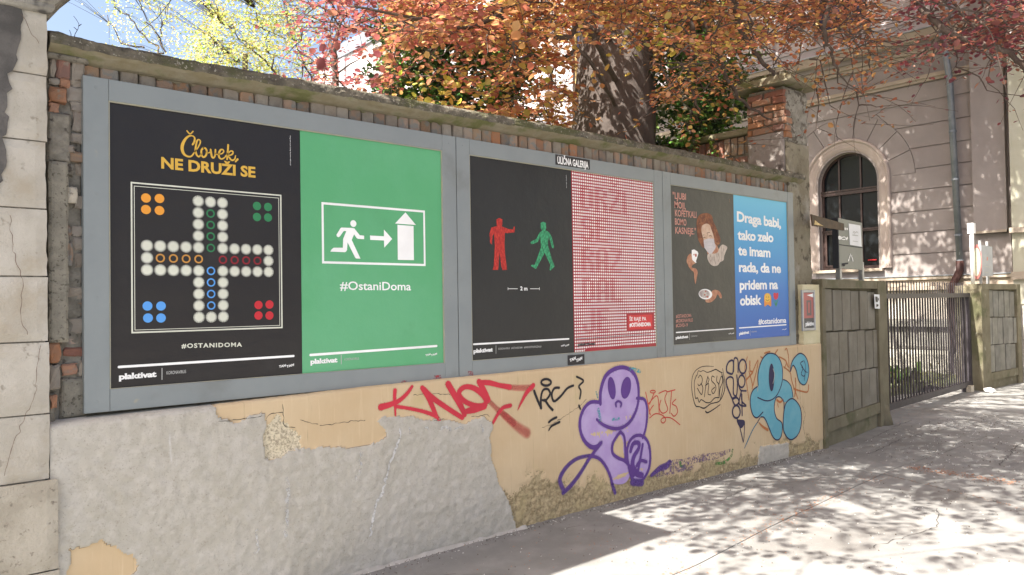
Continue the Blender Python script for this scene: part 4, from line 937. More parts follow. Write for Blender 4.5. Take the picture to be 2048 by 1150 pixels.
flat_fill('house_shape', m_w, p2, [S([(877,312),(990,190),(1105,328)]), S([(903,326),(1079,340),(1083,713),(907,710)])], Y2)
letter('lettering', '#OstaniDoma', (680,579.5), (822,580.5), 17.2, Y2, m_w, p2, bold=.012)
footer(0, 1, p2, Y2, [(621,710),(873,692)], [(621,728),(675,724)], 9.5, [(682.5,710),(682.5,728)], [(689,721),(718,719)], 4.6, ((851,712.5),(861,710),(862,712.5),(874,709),3.6))
# --- 3 black pedestrian lights poster
p3 = poster(1, 0, 'charcoal poster with a red standing figure and a green walking figure', (.025,.024,.022), (.029,.028,.026))
k = 6.388; S = lambda pts: [(960+a/k, 420+b/k) for a, b in pts]
m_fr = mat('print_red_figure', (.58,.05,.035), (.30,.02,.02), 90, .6, stretch=(1.6,1,.5)); m_fg = mat('print_green_figure', (.07,.42,.19), (.02,.14,.07), 90, .6, stretch=(1.6,1,.5))
flat_fill('standing_figure', m_fr, p3, [S([(210,120),(245,102),(285,120),(287,180),(275,208),(360,242),(425,250),(432,212),(445,212),(442,285),(345,296),(318,290),(312,420),(320,560),(345,762),(290,768),(272,720),(250,540),(232,765),(162,765),(175,720),(190,460),(180,300),(160,330),(153,442),(130,420),(122,300),(145,225),(215,205)])], Y1)
flat_fill('walking_figure', m_fg, p3, [S([(775,165),(805,150),(842,165),(845,235),(835,258),(878,280),(915,340),(945,470),(935,492),(920,480),(880,340),(868,400),(868,450),(915,620),(953,720),(900,772),(888,765),(900,700),(870,640),(826,545),(715,755),(652,715),(660,700),(700,700),(780,480),(772,350),(735,410),(665,438),(642,420),(660,400),(720,370),(760,290),(795,262),(775,230)])], Y1)
letter('lettering', '2 m', (1040.6,580.5), (1055,580.8), 7.6, Y1, m_w, p3, bold=.03)
flat_stroke('dimension_line', m_w, p3, [([(1016,577.5),(1035,577.5)], 1.1, False), ([(1060.5,577.5),(1079,577.5)], 1.1, False), ([(1016,575),(1016,580)], .9, False), ([(1079,575),(1079,580)], .9, False)], Y1)
footer(1, 0, p3, Y1, [(947.5,688.5),(1137.5,677.7)], [(947,706),(985.5,702.5)], 7.6, [(992,691),(992,707)], [(997,699.5),(1083,694.5)], 3.8, ((1122,694),(1129,691.5),(1130,694),(1138,690.5),3.0), words='KORONAVIRUS   #OSTANIDOMA   #VARNOSTNARAZDALJA')
vert_text('AVTOR: ULIČNA', (1133.5,376), (1134,350), .0040, Y1, m_w, p3)
# --- 4 red dotted poster
p4 = poster(1, 1, 'red poster covered by a dense grid of white dots with a small red caption block', (.34,.02,.035), (.40,.03,.035))
X0 = CW+1.112; mb = MB(); n_ = 42; dx = .993/n_
GL = {'D': '####. ##..## ##..## ##..## ##..## ##..## ##..## ####.', 'R': '####. ##..## ##..## ####. ##.## ##..## ##..## ##..##', 'Ž': '###### ....## ...## ...## ..## .## ##.... ######', 'Z': '###### ....## ...## ...## ..## .## ##.... ######', 'I': '## ## ## ## ## ## ## ##',
      'S': '.#### ##..## ##.... .####. ....## ....## ##..## .####.', 'E': '###### ##.... ##.... #####. ##.... ##.... ##.... ######', 'A': '.####. ##..## ##..## ##..## ###### ##..## ##..## ##..##', 'L': '##.... ##.... ##.... ##.... ##.... ##.... ##.... ######', 'J': '....## ....## ....## ....## ....## ##..## ##..## .####.'}
WORDS = set()
for wi, word in enumerate(['DRŽI', 'SE', 'RAZ', 'DAL', 'JE']):
    cc = 4
    for ch in word:
        for rr_, row in enumerate(GL[ch].split()):
            for q_, b_ in enumerate(row):
                if b_ == '#': WORDS.add((5+wi*10+rr_, cc+q_))
        if ch == 'Ž': WORDS |= {(2, cc+1), (2, cc+4), (3, cc+2), (3, cc+3)}
        cc += 7
ring = [(math.cos(2*PI*t/9), math.sin(2*PI*t/9)) for t in range(9)]
# caption block position on the sheet
a_ = onY(1256.5,630.5,Y2); b_ = onY(1305,658,Y2); A3 = onY(1256.5,659.5,Y2); cx0, cx1 = a_.x, b_.x; cz1, cz0 = a_.z, A3.z
for r in range(60):
    for c in range(n_):
        x = X0+.005+dx*(c+.5); z = 1.5055-.0014-r*.0239
        if cx0-.010 < x < cx1+.010 and cz0-.010 < z < cz1+.010: continue
        small = (r, c) in WORDS
        q_ = .0067 if small else .0084
        zz = [max(.1065, min(1.5045, z+v*q_)) for _, v in ring]
        mb.add([(x+u*q_, Y2, w_) for (u, v), w_ in zip(ring, zz)], [tuple(range(9))])
stuff(mb.build('dot_grid', m_w, p4))
mb = MB(); mb.add([(cx0, Y2, cz0), (cx1, Y2, cz0), (cx1, Y2, cz1), (cx0, Y2, cz1)], [(0,1,2,3)]); mb.build('caption_block', ink('caption_red', (.55,.05,.05)), p4)
Y3 = Y2-.0005
letter('lettering', 'ŠE RAJE PA', (1259,641.8), (1292.5,641), 7.6, Y3, m_w, p4, bold=.01); letter('lettering', '#OSTANIDOMA', (1259,653.5), (1302,651.8), 7.6, Y3, m_w, p4, bold=.035)
flat_stroke('rule', m_k, p4, [([(1152,678),(1300,668)], 1.0, False)], Y3); letter('lettering', 'plaktivat', (1156,692), (1191,689.5), 6.2, Y3, m_k, p4, bold=.045, spacing=.93)
# --- 5 portrait poster (plain stand-in figure in old dress)
p5 = poster(2, 0, 'charcoal poster with a masked curly haired woman in a ruff holding a teacup and saucer', (.038,.038,.035), (.043,.042,.039))
m_pk = ink('salmon_lettering', (.52,.25,.20)); m_skin = mat('print_skin', (.52,.28,.17), (.40,.17,.10), 30, .6); m_face = mat('print_face', (.66,.50,.38), (.56,.37,.26), 14, .6); m_hair = mat('print_hair', (.27,.10,.045), (.14,.05,.03), 26, .6, spots=(.36,.16,.07), spot_sc=35, spot_lo=.55, spot_hi=.7); m_ruff = mat('print_ruff', (.62,.54,.46), (.40,.33,.28), 40, .6, stretch=(2.5,1,.6)); m_mask = mat('print_mask', (.62,.58,.58), (.55,.51,.52), 14, .6); m_brown = ink('brown_shade', (.12,.05,.035)); m_lipred = ink('cup_red', (.40,.10,.06))
for t, a, b, cp in [('"LJUBI', (1345.5,397), (1372,399.8), 12.8), ('MOJI,', (1349,415), (1371.5,418.5), 12.8), ('KOFETKALI', (1350,432), (1393,435.8), 12.8), ('BOMO', (1350,449), (1373,451.2), 12.8), ('KASNEJE."', (1350.6,466.8), (1392,469), 12.8)]:
    letter('lettering', t, a, b, cp, Y1, m_pk, p5, bold=.02)
for t, a, b in [('#OSTANIDOMA', (1352,636), (1383,634)), ('#KORONAVIRUS', (1352,645.2), (1385.5,643.2)), ('#COVID-19', (1352,654.4), (1375.5,653))]: letter('lettering', t, a, b, 6.8, Y1, m_pk, p5, bold=.015)
k = 7.186
flat_fill('portrait_hair', m_hair, p5, [[(385,520),(400,460),(440,420),(500,405),(560,410),(605,450),(625,530),(660,600),(690,680),(715,740),(725,800),(710,850),(660,890),(600,900),(520,890),(470,900),(440,850),(405,780),(390,680),(382,600)]], Y1, 1340, 370, k, True)
flat_fill('portrait_neck', m_skin, p5, [[(540,940),(640,850),(690,900),(700,960),(620,1010),(550,1000)]], Y1-.0002, 1340, 370, k, True)
flat_fill('portrait_ruff', m_ruff, p5, [[(540,1000),(570,985),(610,985),(650,985),(690,960),(700,930),(730,870),(770,858),(822,895),(800,960),(780,1020),(770,1080),(720,1110),(690,1150),(640,1165),(590,1145),(555,1100),(538,1050)]], Y1-.0004, 1340, 370, k, True)
flat_fill('portrait_face', m_face, p5, [[(455,600),(480,570),(530,555),(575,580),(595,640),(620,710),(635,790),(600,860),(540,860),(495,820),(470,740),(452,660)]], Y1-.0006, 1340, 370, k, True)
flat_fill('portrait_mask', m_mask, p5, [[(482,800),(500,785),(545,770),(600,768),(632,775),(640,830),(660,890),(640,930),(600,985),(565,990),(530,950),(495,900)]], Y1-.0008, 1340, 370, k)
flat_stroke('portrait_features', m_brown, p5, [([(1340+a/k, 370+b/k) for a, b in l], w, False) for l, w in [([(530,695),(550,682),(572,682)], 1.1), ([(475,722),(490,712)], .9), ([(560,735),(580,728),(600,735)], 1.3), ([(480,760),(495,752),(510,760)], 1.2), ([(540,700),(532,740),(528,770)], .6)]], Y1-.0009)
flat_stroke('portrait_mask', m_grey, p5, [([(1340+a/k, 370+b/k) for a, b in l], w, False) for l, w in [([(500,830),(560,815),(640,830)], .5), ([(510,880),(570,870),(645,880)], .5), ([(530,930),(580,915),(630,925)], .5)]], Y1-.0010)
flat_stroke('portrait_ruff', m_brown, p5, [([(1340+a/k, 370+b/k) for a, b in l], w, False) for l, w in [([(590,1010),(570,1060),(590,1100)], .7), ([(640,1010),(640,1080),(655,1130)], .6), ([(690,980),(710,1040),(690,1100)], .7), ([(740,900),(745,960),(735,1040)], .6), ([(770,880),(770,930),(750,980)], .5)]], Y1-.0005)
flat_fill('portrait_hand', m_skin, p5, [[(240,1075),(265,1010),(300,985),(330,1040),(375,1090),(355,1130),(300,1150),(250,1130)]], Y1, 1340, 370, k, True)
k2 = 5.75
flat_fill('portrait_hand', m_skin, p5, [[(195,120),(205,70),(240,45),(260,110),(295,150),(265,165),(250,200),(300,215),(318,260),(305,330),(293,390),(280,330),(275,260),(245,230),(215,190)]], Y1-.0003, 1340, 500, k2, True)
flat_fill('teacup', m_w, p5, [[(312,935),(345,925),(395,955),(408,985),(385,1060),(372,1095),(382,1115),(365,1118),(320,1075),(312,1010)]], Y1-.0006, 1340, 370, k)
flat_fill('teacup', m_lipred, p5, [ell(372,1010,14,26,8), ell(345,1000,9,12,6)], Y1-.0008, 1340, 370, k)
flat_fill('portrait_hand', m_skin, p5, [[(410,570),(470,545),(480,480),(510,458),(560,470),(590,510),(595,550),(575,552),(548,510),(520,560),(470,600),(420,602)]], Y1, 1340, 500, k2, True)
flat_fill('saucer', m_w, p5, [ell(408,508,78,60,22,.12)], Y1-.0003, 1340, 500, k2); flat_fill('saucer', mat('print_saucer', (.36,.30,.28), (.60,.55,.50), 30, .6), p5, [ell(398,504,62,46,20,.12)], Y1-.0005, 1340, 500, k2); flat_fill('saucer', m_lipred, p5, [ell(430,540,16,10,8), ell(400,515,10,10,7), ell(410,475,10,9,7)], Y1-.0007, 1340, 500, k2)
footer(2, 0, p5, Y1, [(1352.5,665),(1467,657)], [(1351.5,678),(1376.5,675.5)], 5.2, [(1379,667),(1379,679)], [(1382,674),(1395,673)], 2.8, ((1457,669),(1462,667.5),(1462.5,669),(1468,667),2.0))
vert_text('AVTOR', (1459.5,405), (1460,398), .003, Y1, m_og, p5)
# --- 6 blue poster
p6 = poster(2, 1, 'bright blue poster with white lettering and two small picture symbols', None, mm=grad_mat('print_blue', [(0,(.06,.14,.46)),(.35,(.07,.22,.56)),(.7,(.09,.37,.66)),(1,(.17,.54,.74))], .1, 1.51))
for t, a, b, cp in [('Draga babi,', (1474,442), (1562,455.5), 19.5), ('tako zelo', (1475.4,478.5), (1547,484), 19.0), ('te imam', (1476.3,509.5), (1541,514.3), 19.0), ('rada, da ne', (1478,543), (1562,545.5), 19.0), ('pridem na', (1479.5,579), (1556,577.5), 19.0), ('obisk', (1480,610.5), (1523,608.5), 19.5), ('#ostanidoma', (1517,648.5), (1572.5,645.2), 11)]:
    letter('lettering', t, a, b, cp, Y2, m_w, p6, bold=.034 if cp > 12 else .022, spacing=.95)
k = 3.965; m_em = ink('emoji_yellow', (.80,.50,.08)); m_em2 = ink('emoji_orange', (.75,.30,.06))
flat_fill('smiling_face_symbol', m_em2, p6, [[(272,765),(280,745),(297,738),(315,745),(326,770),(327,838),(318,842),(300,830),(280,842),(272,836)]], Y2-.0002, 1460, 400, k, True)
flat_fill('smiling_face_symbol', m_em, p6, [ell(298,775,24,36,18)], Y2-.0004, 1460, 400, k)
flat_stroke('smiling_face_symbol', m_brown, p6, [([(1460+a/k,400+b/k) for a, b in l], .9, False) for l in [[(284,772),(288,768),(292,772)], [(302,772),(306,768),(310,772)], [(284,788),(297,800),(311,788)]]], Y2-.0006)
flat_fill('tulip_symbol', ink('tulip_red', (.60,.05,.08)), p6, [[(344,745),(355,735),(366,740),(376,735),(384,745),(380,775),(365,790),(350,780)]], Y2-.0002, 1460, 400, k, True)
flat_fill('tulip_symbol', ink('tulip_green', (.05,.30,.10)), p6, [[(362,788),(368,788),(368,845),(362,845)], [(362,840),(343,795),(350,800),(364,830)], [(368,840),(384,790),(378,792),(367,825)]], Y2-.0001, 1460, 400, k)
footer(2, 1, p6, Y2, [(1478.7,656),(1572.3,649.5)], [(1478.3,670),(1498.3,666.5)], 5.4, [(1500.5,661),(1500.5,671)], [(1503,665),(1513.5,664)], 2.6, ((1564,660.5),(1568,659.5),(1568.3,660.5),(1572.8,658.5),1.8))
# stickers on the rails of the middle case
def sticker(parent, pts, y, m, label):
    P_ = [onY(*a, y) for a in pts]; xa = (P_[0].x+P_[3].x)/2; xb = (P_[1].x+P_[2].x)/2; zt = (P_[0].z+P_[1].z)/2; zb = (P_[2].z+P_[3].z)/2
    mb = MB(); mb.box((xa, y, zb), (xb, y+.0008, zt)); o = mb.build('sticker', m, parent); o['label'] = label; return o
sub = lambda o: o
s1 = sticker(cases[1], [(1111,308.5),(1180,320),(1179.6,339.8),(1111,328.6)], -.0006, m_k, 'black sticker on the top rail of the middle case')
s2 = sticker(cases[1], [(1135.3,710.8),(1169,708),(1169,727.4),(1135.3,731)], -.0006, m_k, 'black sticker on the bottom rail of the middle case')
def sub_letter(par, *a, **k_):
    o = letter('lettering', *a, **k_, parent=None) if False else letter('lettering', a[0], a[1], a[2], a[3], a[4], a[5], None, **k_); o.parent = par; o.matrix_parent_inverse = Matrix.Identity(4)
    return o
for o_ in (s1, s2): pass
def reparent(o, par):   # part of a part: keep it where it stands
    o.parent = par; o.matrix_parent_inverse = (Matrix.Translation(par.parent.location) @ par.matrix_parent_inverse).inverted() if par.parent else Matrix.Identity(4)
for body, a, b, cp, par, bo in [('ULIČNA GALERIJA', (1115,326.6), (1177,336.6), 13.2, s1, .03), ('TAM', (1139.5,723.8), (1151.5,718.5), 5.6, s2, .05), ('TAM', (1152.2,724.5), (1164.5,718.5), 5.6, s2, .05)]:
    o = letter('lettering', body, a, b, cp, -.0012, m_w, None, bold=bo); reparent(o, par)
o = letter('lettering', 'Plaktivat Projekt', (1115.5,313.4), (1127,315.2), 1.9, -.0012, m_w, None); reparent(o, s1)
# small poster case on the cream pier
sc_c = thing('small_poster_case', 'small silver framed red and black notice on the cream pier right of the big cases', 'notice case', (6.95, -.05, .3))
YS = WY-.02
P_ = [onY(*a, YS) for a in [(1604,580.5),(1630,579.5),(1633,659),(1607,663.5)]]; xa, xb, zt, zb = (P_[0].x+P_[3].x)/2, (P_[1].x+P_[2].x)/2, (P_[0].z+P_[1].z)/2, (P_[2].z+P_[3].z)/2
fw = .028
for a_, b_ in (((xa, YS, zb), (xa+fw, WY-.002, zt)), ((xb-fw, YS, zb), (xb, WY-.002, zt)), ((xa+fw+.001, YS+.0006, zt-fw), (xb-fw-.001, WY-.002, zt)), ((xa+fw+.001, YS+.0006, zb), (xb-fw-.001, WY-.002, zb+fw))): bevbox(MB(), a_, b_, .004).build('frame_rail', m_steel, sc_c)
xi, xj, zi, zk = xa+fw, xb-fw, zb+fw, zt-fw; zr = zi+(zk-zi)*.28; yb = WY-.008
MB().add([(xi-.003,yb,zr),(xj+.003,yb,zr),(xj+.003,yb,zk+.003),(xi-.003,yb,zk+.003)], [(0,1,2,3)]).build('red_print', ink('faded_red', (.42,.14,.125)), sc_c)
MB().add([(xi-.003,yb,zi-.003),(xj+.003,yb,zi-.003),(xj+.003,yb,zr),(xi-.003,yb,zr)], [(0,1,2,3)]).build('grey_print', ink('faded_grey', (.10,.10,.095)), sc_c)
w_ = xj-xi; h_ = zk-zr
MB().add([(xi+.40*w_,yb-.001,zk-.10*h_),(xj,yb-.001,zk-.03*h_),(xj,yb-.001,zk-.19*h_)], [(0,1,2)]).build('white_arrowhead', m_w, sc_c)
mb = MB(); mb.poly([[(xi+.34*w_, zr+.1*h_), (xi+.8*w_, zr+.1*h_), (xi+.8*w_, zk-.30*h_), (xi+.34*w_, zk-.30*h_)], [(xi+.48*w_, zr+.2*h_), (xi+.66*w_, zr+.2*h_), (xi+.66*w_, zk-.38*h_), (xi+.48*w_, zk-.38*h_)]], lambda u, v: (u, yb-.0008, v)); mb.build('grey_outline_print', ink('grey_outline', (.16,.13,.12)), sc_c)
letter('lettering', 'plaktivat', (1611.2,651.5), (1630,650), 7.5, yb-.001, m_w, sc_c, bold=.05, spacing=.93)
# ================================================================== RIGHT BRICK PILLAR
PX0, PX1, PYF, PYB, PZT = 6.575, 7.085, .02, .47, 2.755
rp_ = thing('brick_pillar', 'tall crumbling brick and plaster pillar with a concrete cap at the right end of the wall', 'pillar', (6.82, .3, gz(7)))
MB().box((PX0+.03, PYF+.03, -1.25), (PX1-.02, PYB-.02, 2.74)).build('brick_core', m_mortar, rp_)
m_plas_brown = mat('brown_render', (.19,.165,.115), (.27,.245,.18), 2.5, .95, .012, 30, spots=(.10,.085,.06), spot_sc=9, spot_lo=.56, spot_hi=.68, c3=(.33,.31,.26), sc3=2.2, lo3=.52, hi3=.66)
m_plas_left = mat('grey_render', (.21,.18,.16), (.30,.27,.25), 3, .95, .008, 30, spots=(.13,.11,.10), spot_sc=7, spot_lo=.58, spot_hi=.7)
def face(name, u0, u1, v0, v1, f3, m, amp, seed, nx, nz, parent, sc_=8, depth=.05):
    us = np.linspace(u0, u1, nx); vs = np.linspace(v0, v1, nz); V = []; F = []
    for j, v in enumerate(vs):
        for i, u in enumerate(us):
            e = min(i, nx-1-i, j, nz-1-j); h = (float(fbm(u, v, sc_, seed))-.5)*2*amp+(float(fbm(u, v, sc_*4, seed+1))-.5)*amp-(.012 if e == 0 else 0)
            du = (float(vn(v*22, seed, 1))-.5)*.014 if i in (0, nx-1) else 0
            V.append(f3(u+du, v, h))
    for j in range(nz-1):
        for i in range(nx-1): F.append((j*nx+i, j*nx+i+1, (j+1)*nx+i+1, (j+1)*nx+i))
    per = list(range(nx))+[j*nx+nx-1 for j in range(1, nz)]+[(nz-1)*nx+i for i in range(nx-2, -1, -1)]+[j*nx for j in range(nz-2, 0, -1)]
    b = len(V); n = len(per)
    for i in per:
        u = us[i % nx]; v = vs[i//nx]; V.append(f3(u, v, -depth))
    F += [(per[(k+1) % n], per[k], b+k, b+(k+1) % n) for k in range(n)]
    mb = MB(); mb.add(V, F); return mb.build(name, m, parent, smooth=False, fixn=False)
face('render_face', PX0+.045, PX1-.002, -1.2, 2.16, lambda u, v, h: (u, PYF-h, v), m_plas_brown, .012, 2, 26, 150, rp_)
face('rubble_face', PX0+.035, PX1, 2.165, 2.74, lambda u, v, h: (u, PYF+.006-h*1.4, v), mat('rough_mortar', (.23,.215,.18), (.33,.315,.27), 9, .95, .015, 35, spots=(.12,.105,.085), spot_sc=16, spot_lo=.5, spot_hi=.62), .012, 5, 22, 28, rp_, 14)
face('render_face', -PYB, -PYF-.03, 1.7, 2.265, lambda u, v, h: (PX0-h, -u, v), m_plas_left, .008, 7, 20, 16, rp_, 5)
face('render_face', -PYB, -PYF-.02, -1.2, 1.695, lambda u, v, h: (PX0+.01-h, -u, v), m_plas_left, .008, 3, 12, 40, rp_, 5)
# bricks on the left face of the pillar (running along y)
pb = [brick_mesh('brick', .235, .11, .066, [m_brick_red, m_brick_orange, m_brick_red, m_brick_grey][s], 40+s) for s in range(4)]
zz = 2.305
for r in range(6):
    y = PYF+.01 if r % 2 else PYF-.10
    while y < PYB-.02:
        w = .245; c0, c1 = max(y, PYF+.012), min(y+.235, PYB-.005)
        if c1-c0 > .05:
            o = link('brick', pb[rnd.choice([0,0,1,2,0,1,3] if r < 5 else [3,0,2])], rp_); o.location = (PX0+.055+rnd.uniform(-.020,.014)+(.012 if r == 5 else 0), (c0+c1)/2, zz+rnd.uniform(-.006,.006))
            o.rotation_euler = (rnd.uniform(-.05,.05), rnd.uniform(-.04,.04), -PI/2+rnd.uniform(-.08,.08)); o.scale = ((c1-c0)/.235*rnd.uniform(.93,1), 1, rnd.uniform(.9,1.04))
        y += .247
    zz += .0745
# corner bricks turning onto the front
for z, w in [(2.30,.10),(2.38,.13),(2.455,.09),(2.23,.12)]:
    o = link('brick', pb[rnd.choice([0,1,2])], rp_); o.location = (PX0+.02+w/2, PYF+.045, z); o.scale = (w/.235, .9, .95); o.rotation_euler = (0, rnd.uniform(-.06,.06), 0)
V, F = rough_block(-.33, .33, 0, .075, -.395, .30, 24, 8, .006, 9, .02)
mb = MB(); mb.add([(PX0+.25+a, .31+b, PZT+.012+c) for a, b, c in V], F)
o = mb.build('cap_slab', m_coping_under, rp_)
V, F = rough_block(-.27, .27, 0, .05, -.33, .24, 20, 6, .008, 4, .02); mb = MB(); mb.add([(PX0+.25+a, .31+b, PZT+.087+c) for a, b, c in V], F); mb.build('cap_mortar', m_coping, rp_)
# ================================================================== SIDE WALL behind the pillar
sw_ = thing('side_wall', 'low brick garden wall with concrete coping running back from the brick pillar', 'wall', (6.75, 1.3, gz(6)))
MB().box((PX0+.14, PYB+.005, -1.25), (PX0+.40, 3.2, 2.30)).build('brick_core', m_mortar, sw_)
V, F = rough_block(.48, 3.22, 2.325, 2.40, -.02, .36, 90, 6, .008, 3, .015); mb = MB(); mb.add([(PX0+.10+b, a, c) for a, b, c in V], F); mb.build('coping', m_coping_under, sw_, fixn=True)
sb_ = [brick_mesh('brick', .074, .10, .20, [m_brick_red, m_brick, m_brick_red][s], 60+s) for s in range(3)]
y = .53
while y < 3.1:
    o = link('brick', rnd.choice(sb_), sw_); o.location = (PX0+.17+rnd.uniform(-.008,.01), y, 2.215+rnd.uniform(-.006,.006)); o.rotation_euler = (0, 0, -PI/2+rnd.uniform(-.05,.05)); y += .087
y = .60
while y < 3.0:
    o = link('brick', rnd.choice(pb), sw_); o.location = (PX0+.17+rnd.uniform(-.01,.015), y, 2.065+rnd.uniform(-.006,.006)); o.rotation_euler = (0, 0, -PI/2+rnd.uniform(-.05,.05)); y += .25
y = .72
while y < 2.0:
    o = link('brick', rnd.choice(pb), sw_); o.location = (PX0+.165+rnd.uniform(-.01,.015), y, 1.985+rnd.uniform(-.006,.006)); o.rotation_euler = (0, 0, -PI/2+rnd.uniform(-.05,.05)); y += .25
# loose stones on the coping by the pillar
def rock(name, loc, s, m, seed, label=None, cat=None, group=None):
    r = random.Random(seed); V = []; F = []; nu, nv = 9, 6
    for j in range(nv+1):
        for i in range(nu):
            th = PI*j/nv; ph = 2*PI*i/nu; q_ = 1+r.uniform(-.22, .22) if 0 < j < nv else 1
            V.append((s[0]*q_*math.sin(th)*math.cos(ph), s[1]*q_*math.sin(th)*math.sin(ph), s[2]*q_*math.cos(th)+s[2]))
    for j in range(nv):
        for i in range(nu): F.append((j*nu+i, (j+1)*nu+i, (j+1)*nu+(i+1) % nu, j*nu+(i+1) % nu))
    mb = MB(); mb.add(V, F); o = mb.build(name, m, None, smooth=False); o.location = loc; o.rotation_euler = (0, 0, r.random()*3)
    if label: tag(o, label, cat, group)
    return o
for k, (px, py, s, lb) in enumerate([(1487,338,(.10,.07,.035),'round grey loose stone on the coping left of the brick pillar'), (1507,330,(.14,.10,.028),'dark flat slab stone lying on top beside the brick pillar'), (1513,345,(.12,.08,.022),'thin pale flat stone leaning against the foot of the pillar on the coping'), (1535,352,(.09,.06,.020),'small broken tile piece on the coping end by the pillar')]):
    p = hit(px, py, (0, .22, 0), (0, 1, 0)); rock('loose_stone', (min(p.x, 6.43), .20+.03*k, 1.798), s, m_mortar if k != 2 else m_stone_low, 20+k, lb, 'stone', 'loose stones on the wall top')

# ================================================================== CONCRETE GATE WALLS
def panel_wall(nm, label, O, ang, Lw, ztop_, zbot, cols, post_l, post_r, msl, side_depth=.22, rows=None, seed=1):
    t = thing(nm, label, 'wall', (O[0], O[1], zbot))
    ca, sa = math.cos(ang), math.sin(ang); r = random.Random(seed)
    T = lambda p: Vector((O[0]+p.x*ca-p.y*sa, O[1]+p.x*sa+p.y*ca, p.z))    # u along, w: negative towards the street
    def b(name, a, c, m, amp=.0):
        mb = MB(); mb.box(a, c, T=T); o = mb.build(name, m, t); return o
    u0, u1 = post_l, Lw-post_r
    b('core', (.01, .07, zbot-.1), (Lw-.01, side_depth, ztop_-.02), m_conc)
    b('end_post', (u1, -.012, zbot-.1), (Lw, side_depth-.002, ztop_-.0), m_conc)
    b('side_post', (0, .0, zbot-.1), (u0, .068, ztop_-.005), m_conc)
    b('top_beam', (.0, -.008, ztop_-.095), (u1-.002, .20, ztop_+.004), m_conc)
    zr0 = zbot+.16
    b('bottom_rail', (u0-.03, -.004, zr0), (u1+.02, .069, zr0+.13), m_conc)
    b('plinth', (u0, .03, zbot-.1), (u1-.002, .0695, zr0-.002), m_conc)
    ztp = ztop_-.10; zb0 = zr0+.132; H_ = (ztp-zb0)/3
    sw2 = (u1-u0)/cols
    for rr in range(3):
        off = 0 if rr != 1 else -.5*sw2
        if rr == 2: off = -.12*sw2
        for c in range(cols+2):
            a = u0+off+c*sw2; bb = a+sw2-.03; a = max(a, u0+.004); bb = min(bb, u1-.006)
            if bb-a < .03: continue
            z1 = ztp-rr*H_-r.uniform(0,.012)-c*.006; z0 = ztp-(rr+1)*H_+.008-c*.006
            if rr == 2: z0 = max(z0, zb0+.002)
            d = r.uniform(0, .012)+(.018 if rr == 0 else .006)
            mb = MB(); bevbox(mb, (a, d, z0), (bb, .0685, z1), .004); mb.v = [tuple(T(Vector(p))) for p in mb.v]; mb.build('concrete_slab', msl, t)
    return t, T
gw1, T1 = panel_wall('gate_wall', 'olive grey concrete gate wall of upright slabs in three rows next to the graffiti wall', (7.132, -.06), math.radians(6.8), 2.30, .70, -1.13, 6, .10, .37, m_slab)
gw2, T2 = panel_wall('gate_wall', 'second concrete slab gate wall on the far side of the dark metal gate', (13.9, .47), math.radians(-1.5), 1.95, .70, -1.15, 5, .38, .2, m_slab_far, .42, seed=5)
mb = MB(); mb.tube([T1(Vector((2.16, .06, z))) for z in (-1.2, -1.02, -.9)], [.16, .12, .09], 8); mb.build('footing', m_conc, gw1, smooth=True)
# small sticker plate on the gate wall post
pl0 = T1(Vector((2.1, -.02, .3)))
nrm1 = T1(Vector((0, -1, 0)))-T1(Vector((0, 0, 0)))
def quad_on(name, pts, P0, N, m, parent, th=.003):
    P_ = [hit(a, b, P0, N) for a, b in pts]; n = Vector(N).normalized()
    mb = MB(); vs = P_+[p-n*th for p in P_]; mb.add(vs, [(0,1,2,3),(7,6,5,4),(0,4,5,1),(1,5,6,2),(2,6,7,3),(3,7,4,0)]); return mb.build(name, m, parent)
pq = thing('notice_plate', 'small white pictogram plate on the post of the concrete gate wall', 'sign', tuple(pl0), None)
quad_on('plate', [(1748.5,588.5),(1759,589),(1760,617.5),(1750,617)], pl0, nrm1, m_paper, pq)
quad_on('pictogram', [(1751,593),(1755,593.5),(1755.8,604),(1752,604)], pl0+nrm1*.005, nrm1, m_k, pq, .0005); quad_on('pictogram', [(1756,596),(1757.5,596),(1758,601),(1756.5,601)], pl0+nrm1*.005, nrm1, m_k, pq, .0005); quad_on('pictogram', [(1753,608),(1757,609),(1757,612),(1753,614)], pl0+nrm1*.005, nrm1, m_k, pq, .0005)
# ================================================================== GREY SIGN BOARD on the gate wall
sgn = thing('sign_board', 'grey two part information board on two posts above the concrete gate wall', 'sign', tuple(T1(Vector((1.2, .1, .7)))))
SO = T1(Vector((0, .10, 0)))
P0s = SO
def bu(px, py, w=.10):   # wall-local u,z of a picture point on the board plane
    p = hit(px, py, T1(Vector((0, w, 0))), nrm1); d = p-Vector((7.132, -.06, 0)); a = math.radians(6.8); return (d.x*math.cos(a)+d.y*math.sin(a), p.z)
uL, zt1 = bu(1676, 440, .06); uR, zt2 = bu(1724, 449, .06); _, zb1 = bu(1700, 538, .06)
for px in (1678.5, 1723.5):
    u, _ = bu(px, 555); mb = MB(); mb.box((u-.03, .08, .705), (u+.03, .13, zb1+.1), T=T1); mb.build('post', m_steel, sgn)
mb = MB(); mb.box((uL, .06, zb1), (uR, .079, zt2+.02), T=T1); mb.build('board_panel', m_signgrey, sgn)
mb = MB(); mb.box((uL-.03, .055, zb1-.0), (uL-.001, .12, zt2+.02), T=T1); mb.build('board_edge', m_signdark, sgn)
zm = bu(1700, 492, .06)[1]; mb = MB(); mb.box((uL, .0575, zm-.006), (uR, .0598, zm+.004), T=T1); mb.build('board_joint', m_signdark, sgn)
def on_board(name, pts, m, w=.056, parent=sgn): return quad_on(name, pts, T1(Vector((0, w, 0))), nrm1, m, parent, .001)
on_board('paper_notice', [(1697.5,447),(1721,451),(1723.5,493.5),(1700,489.5)], m_paper)
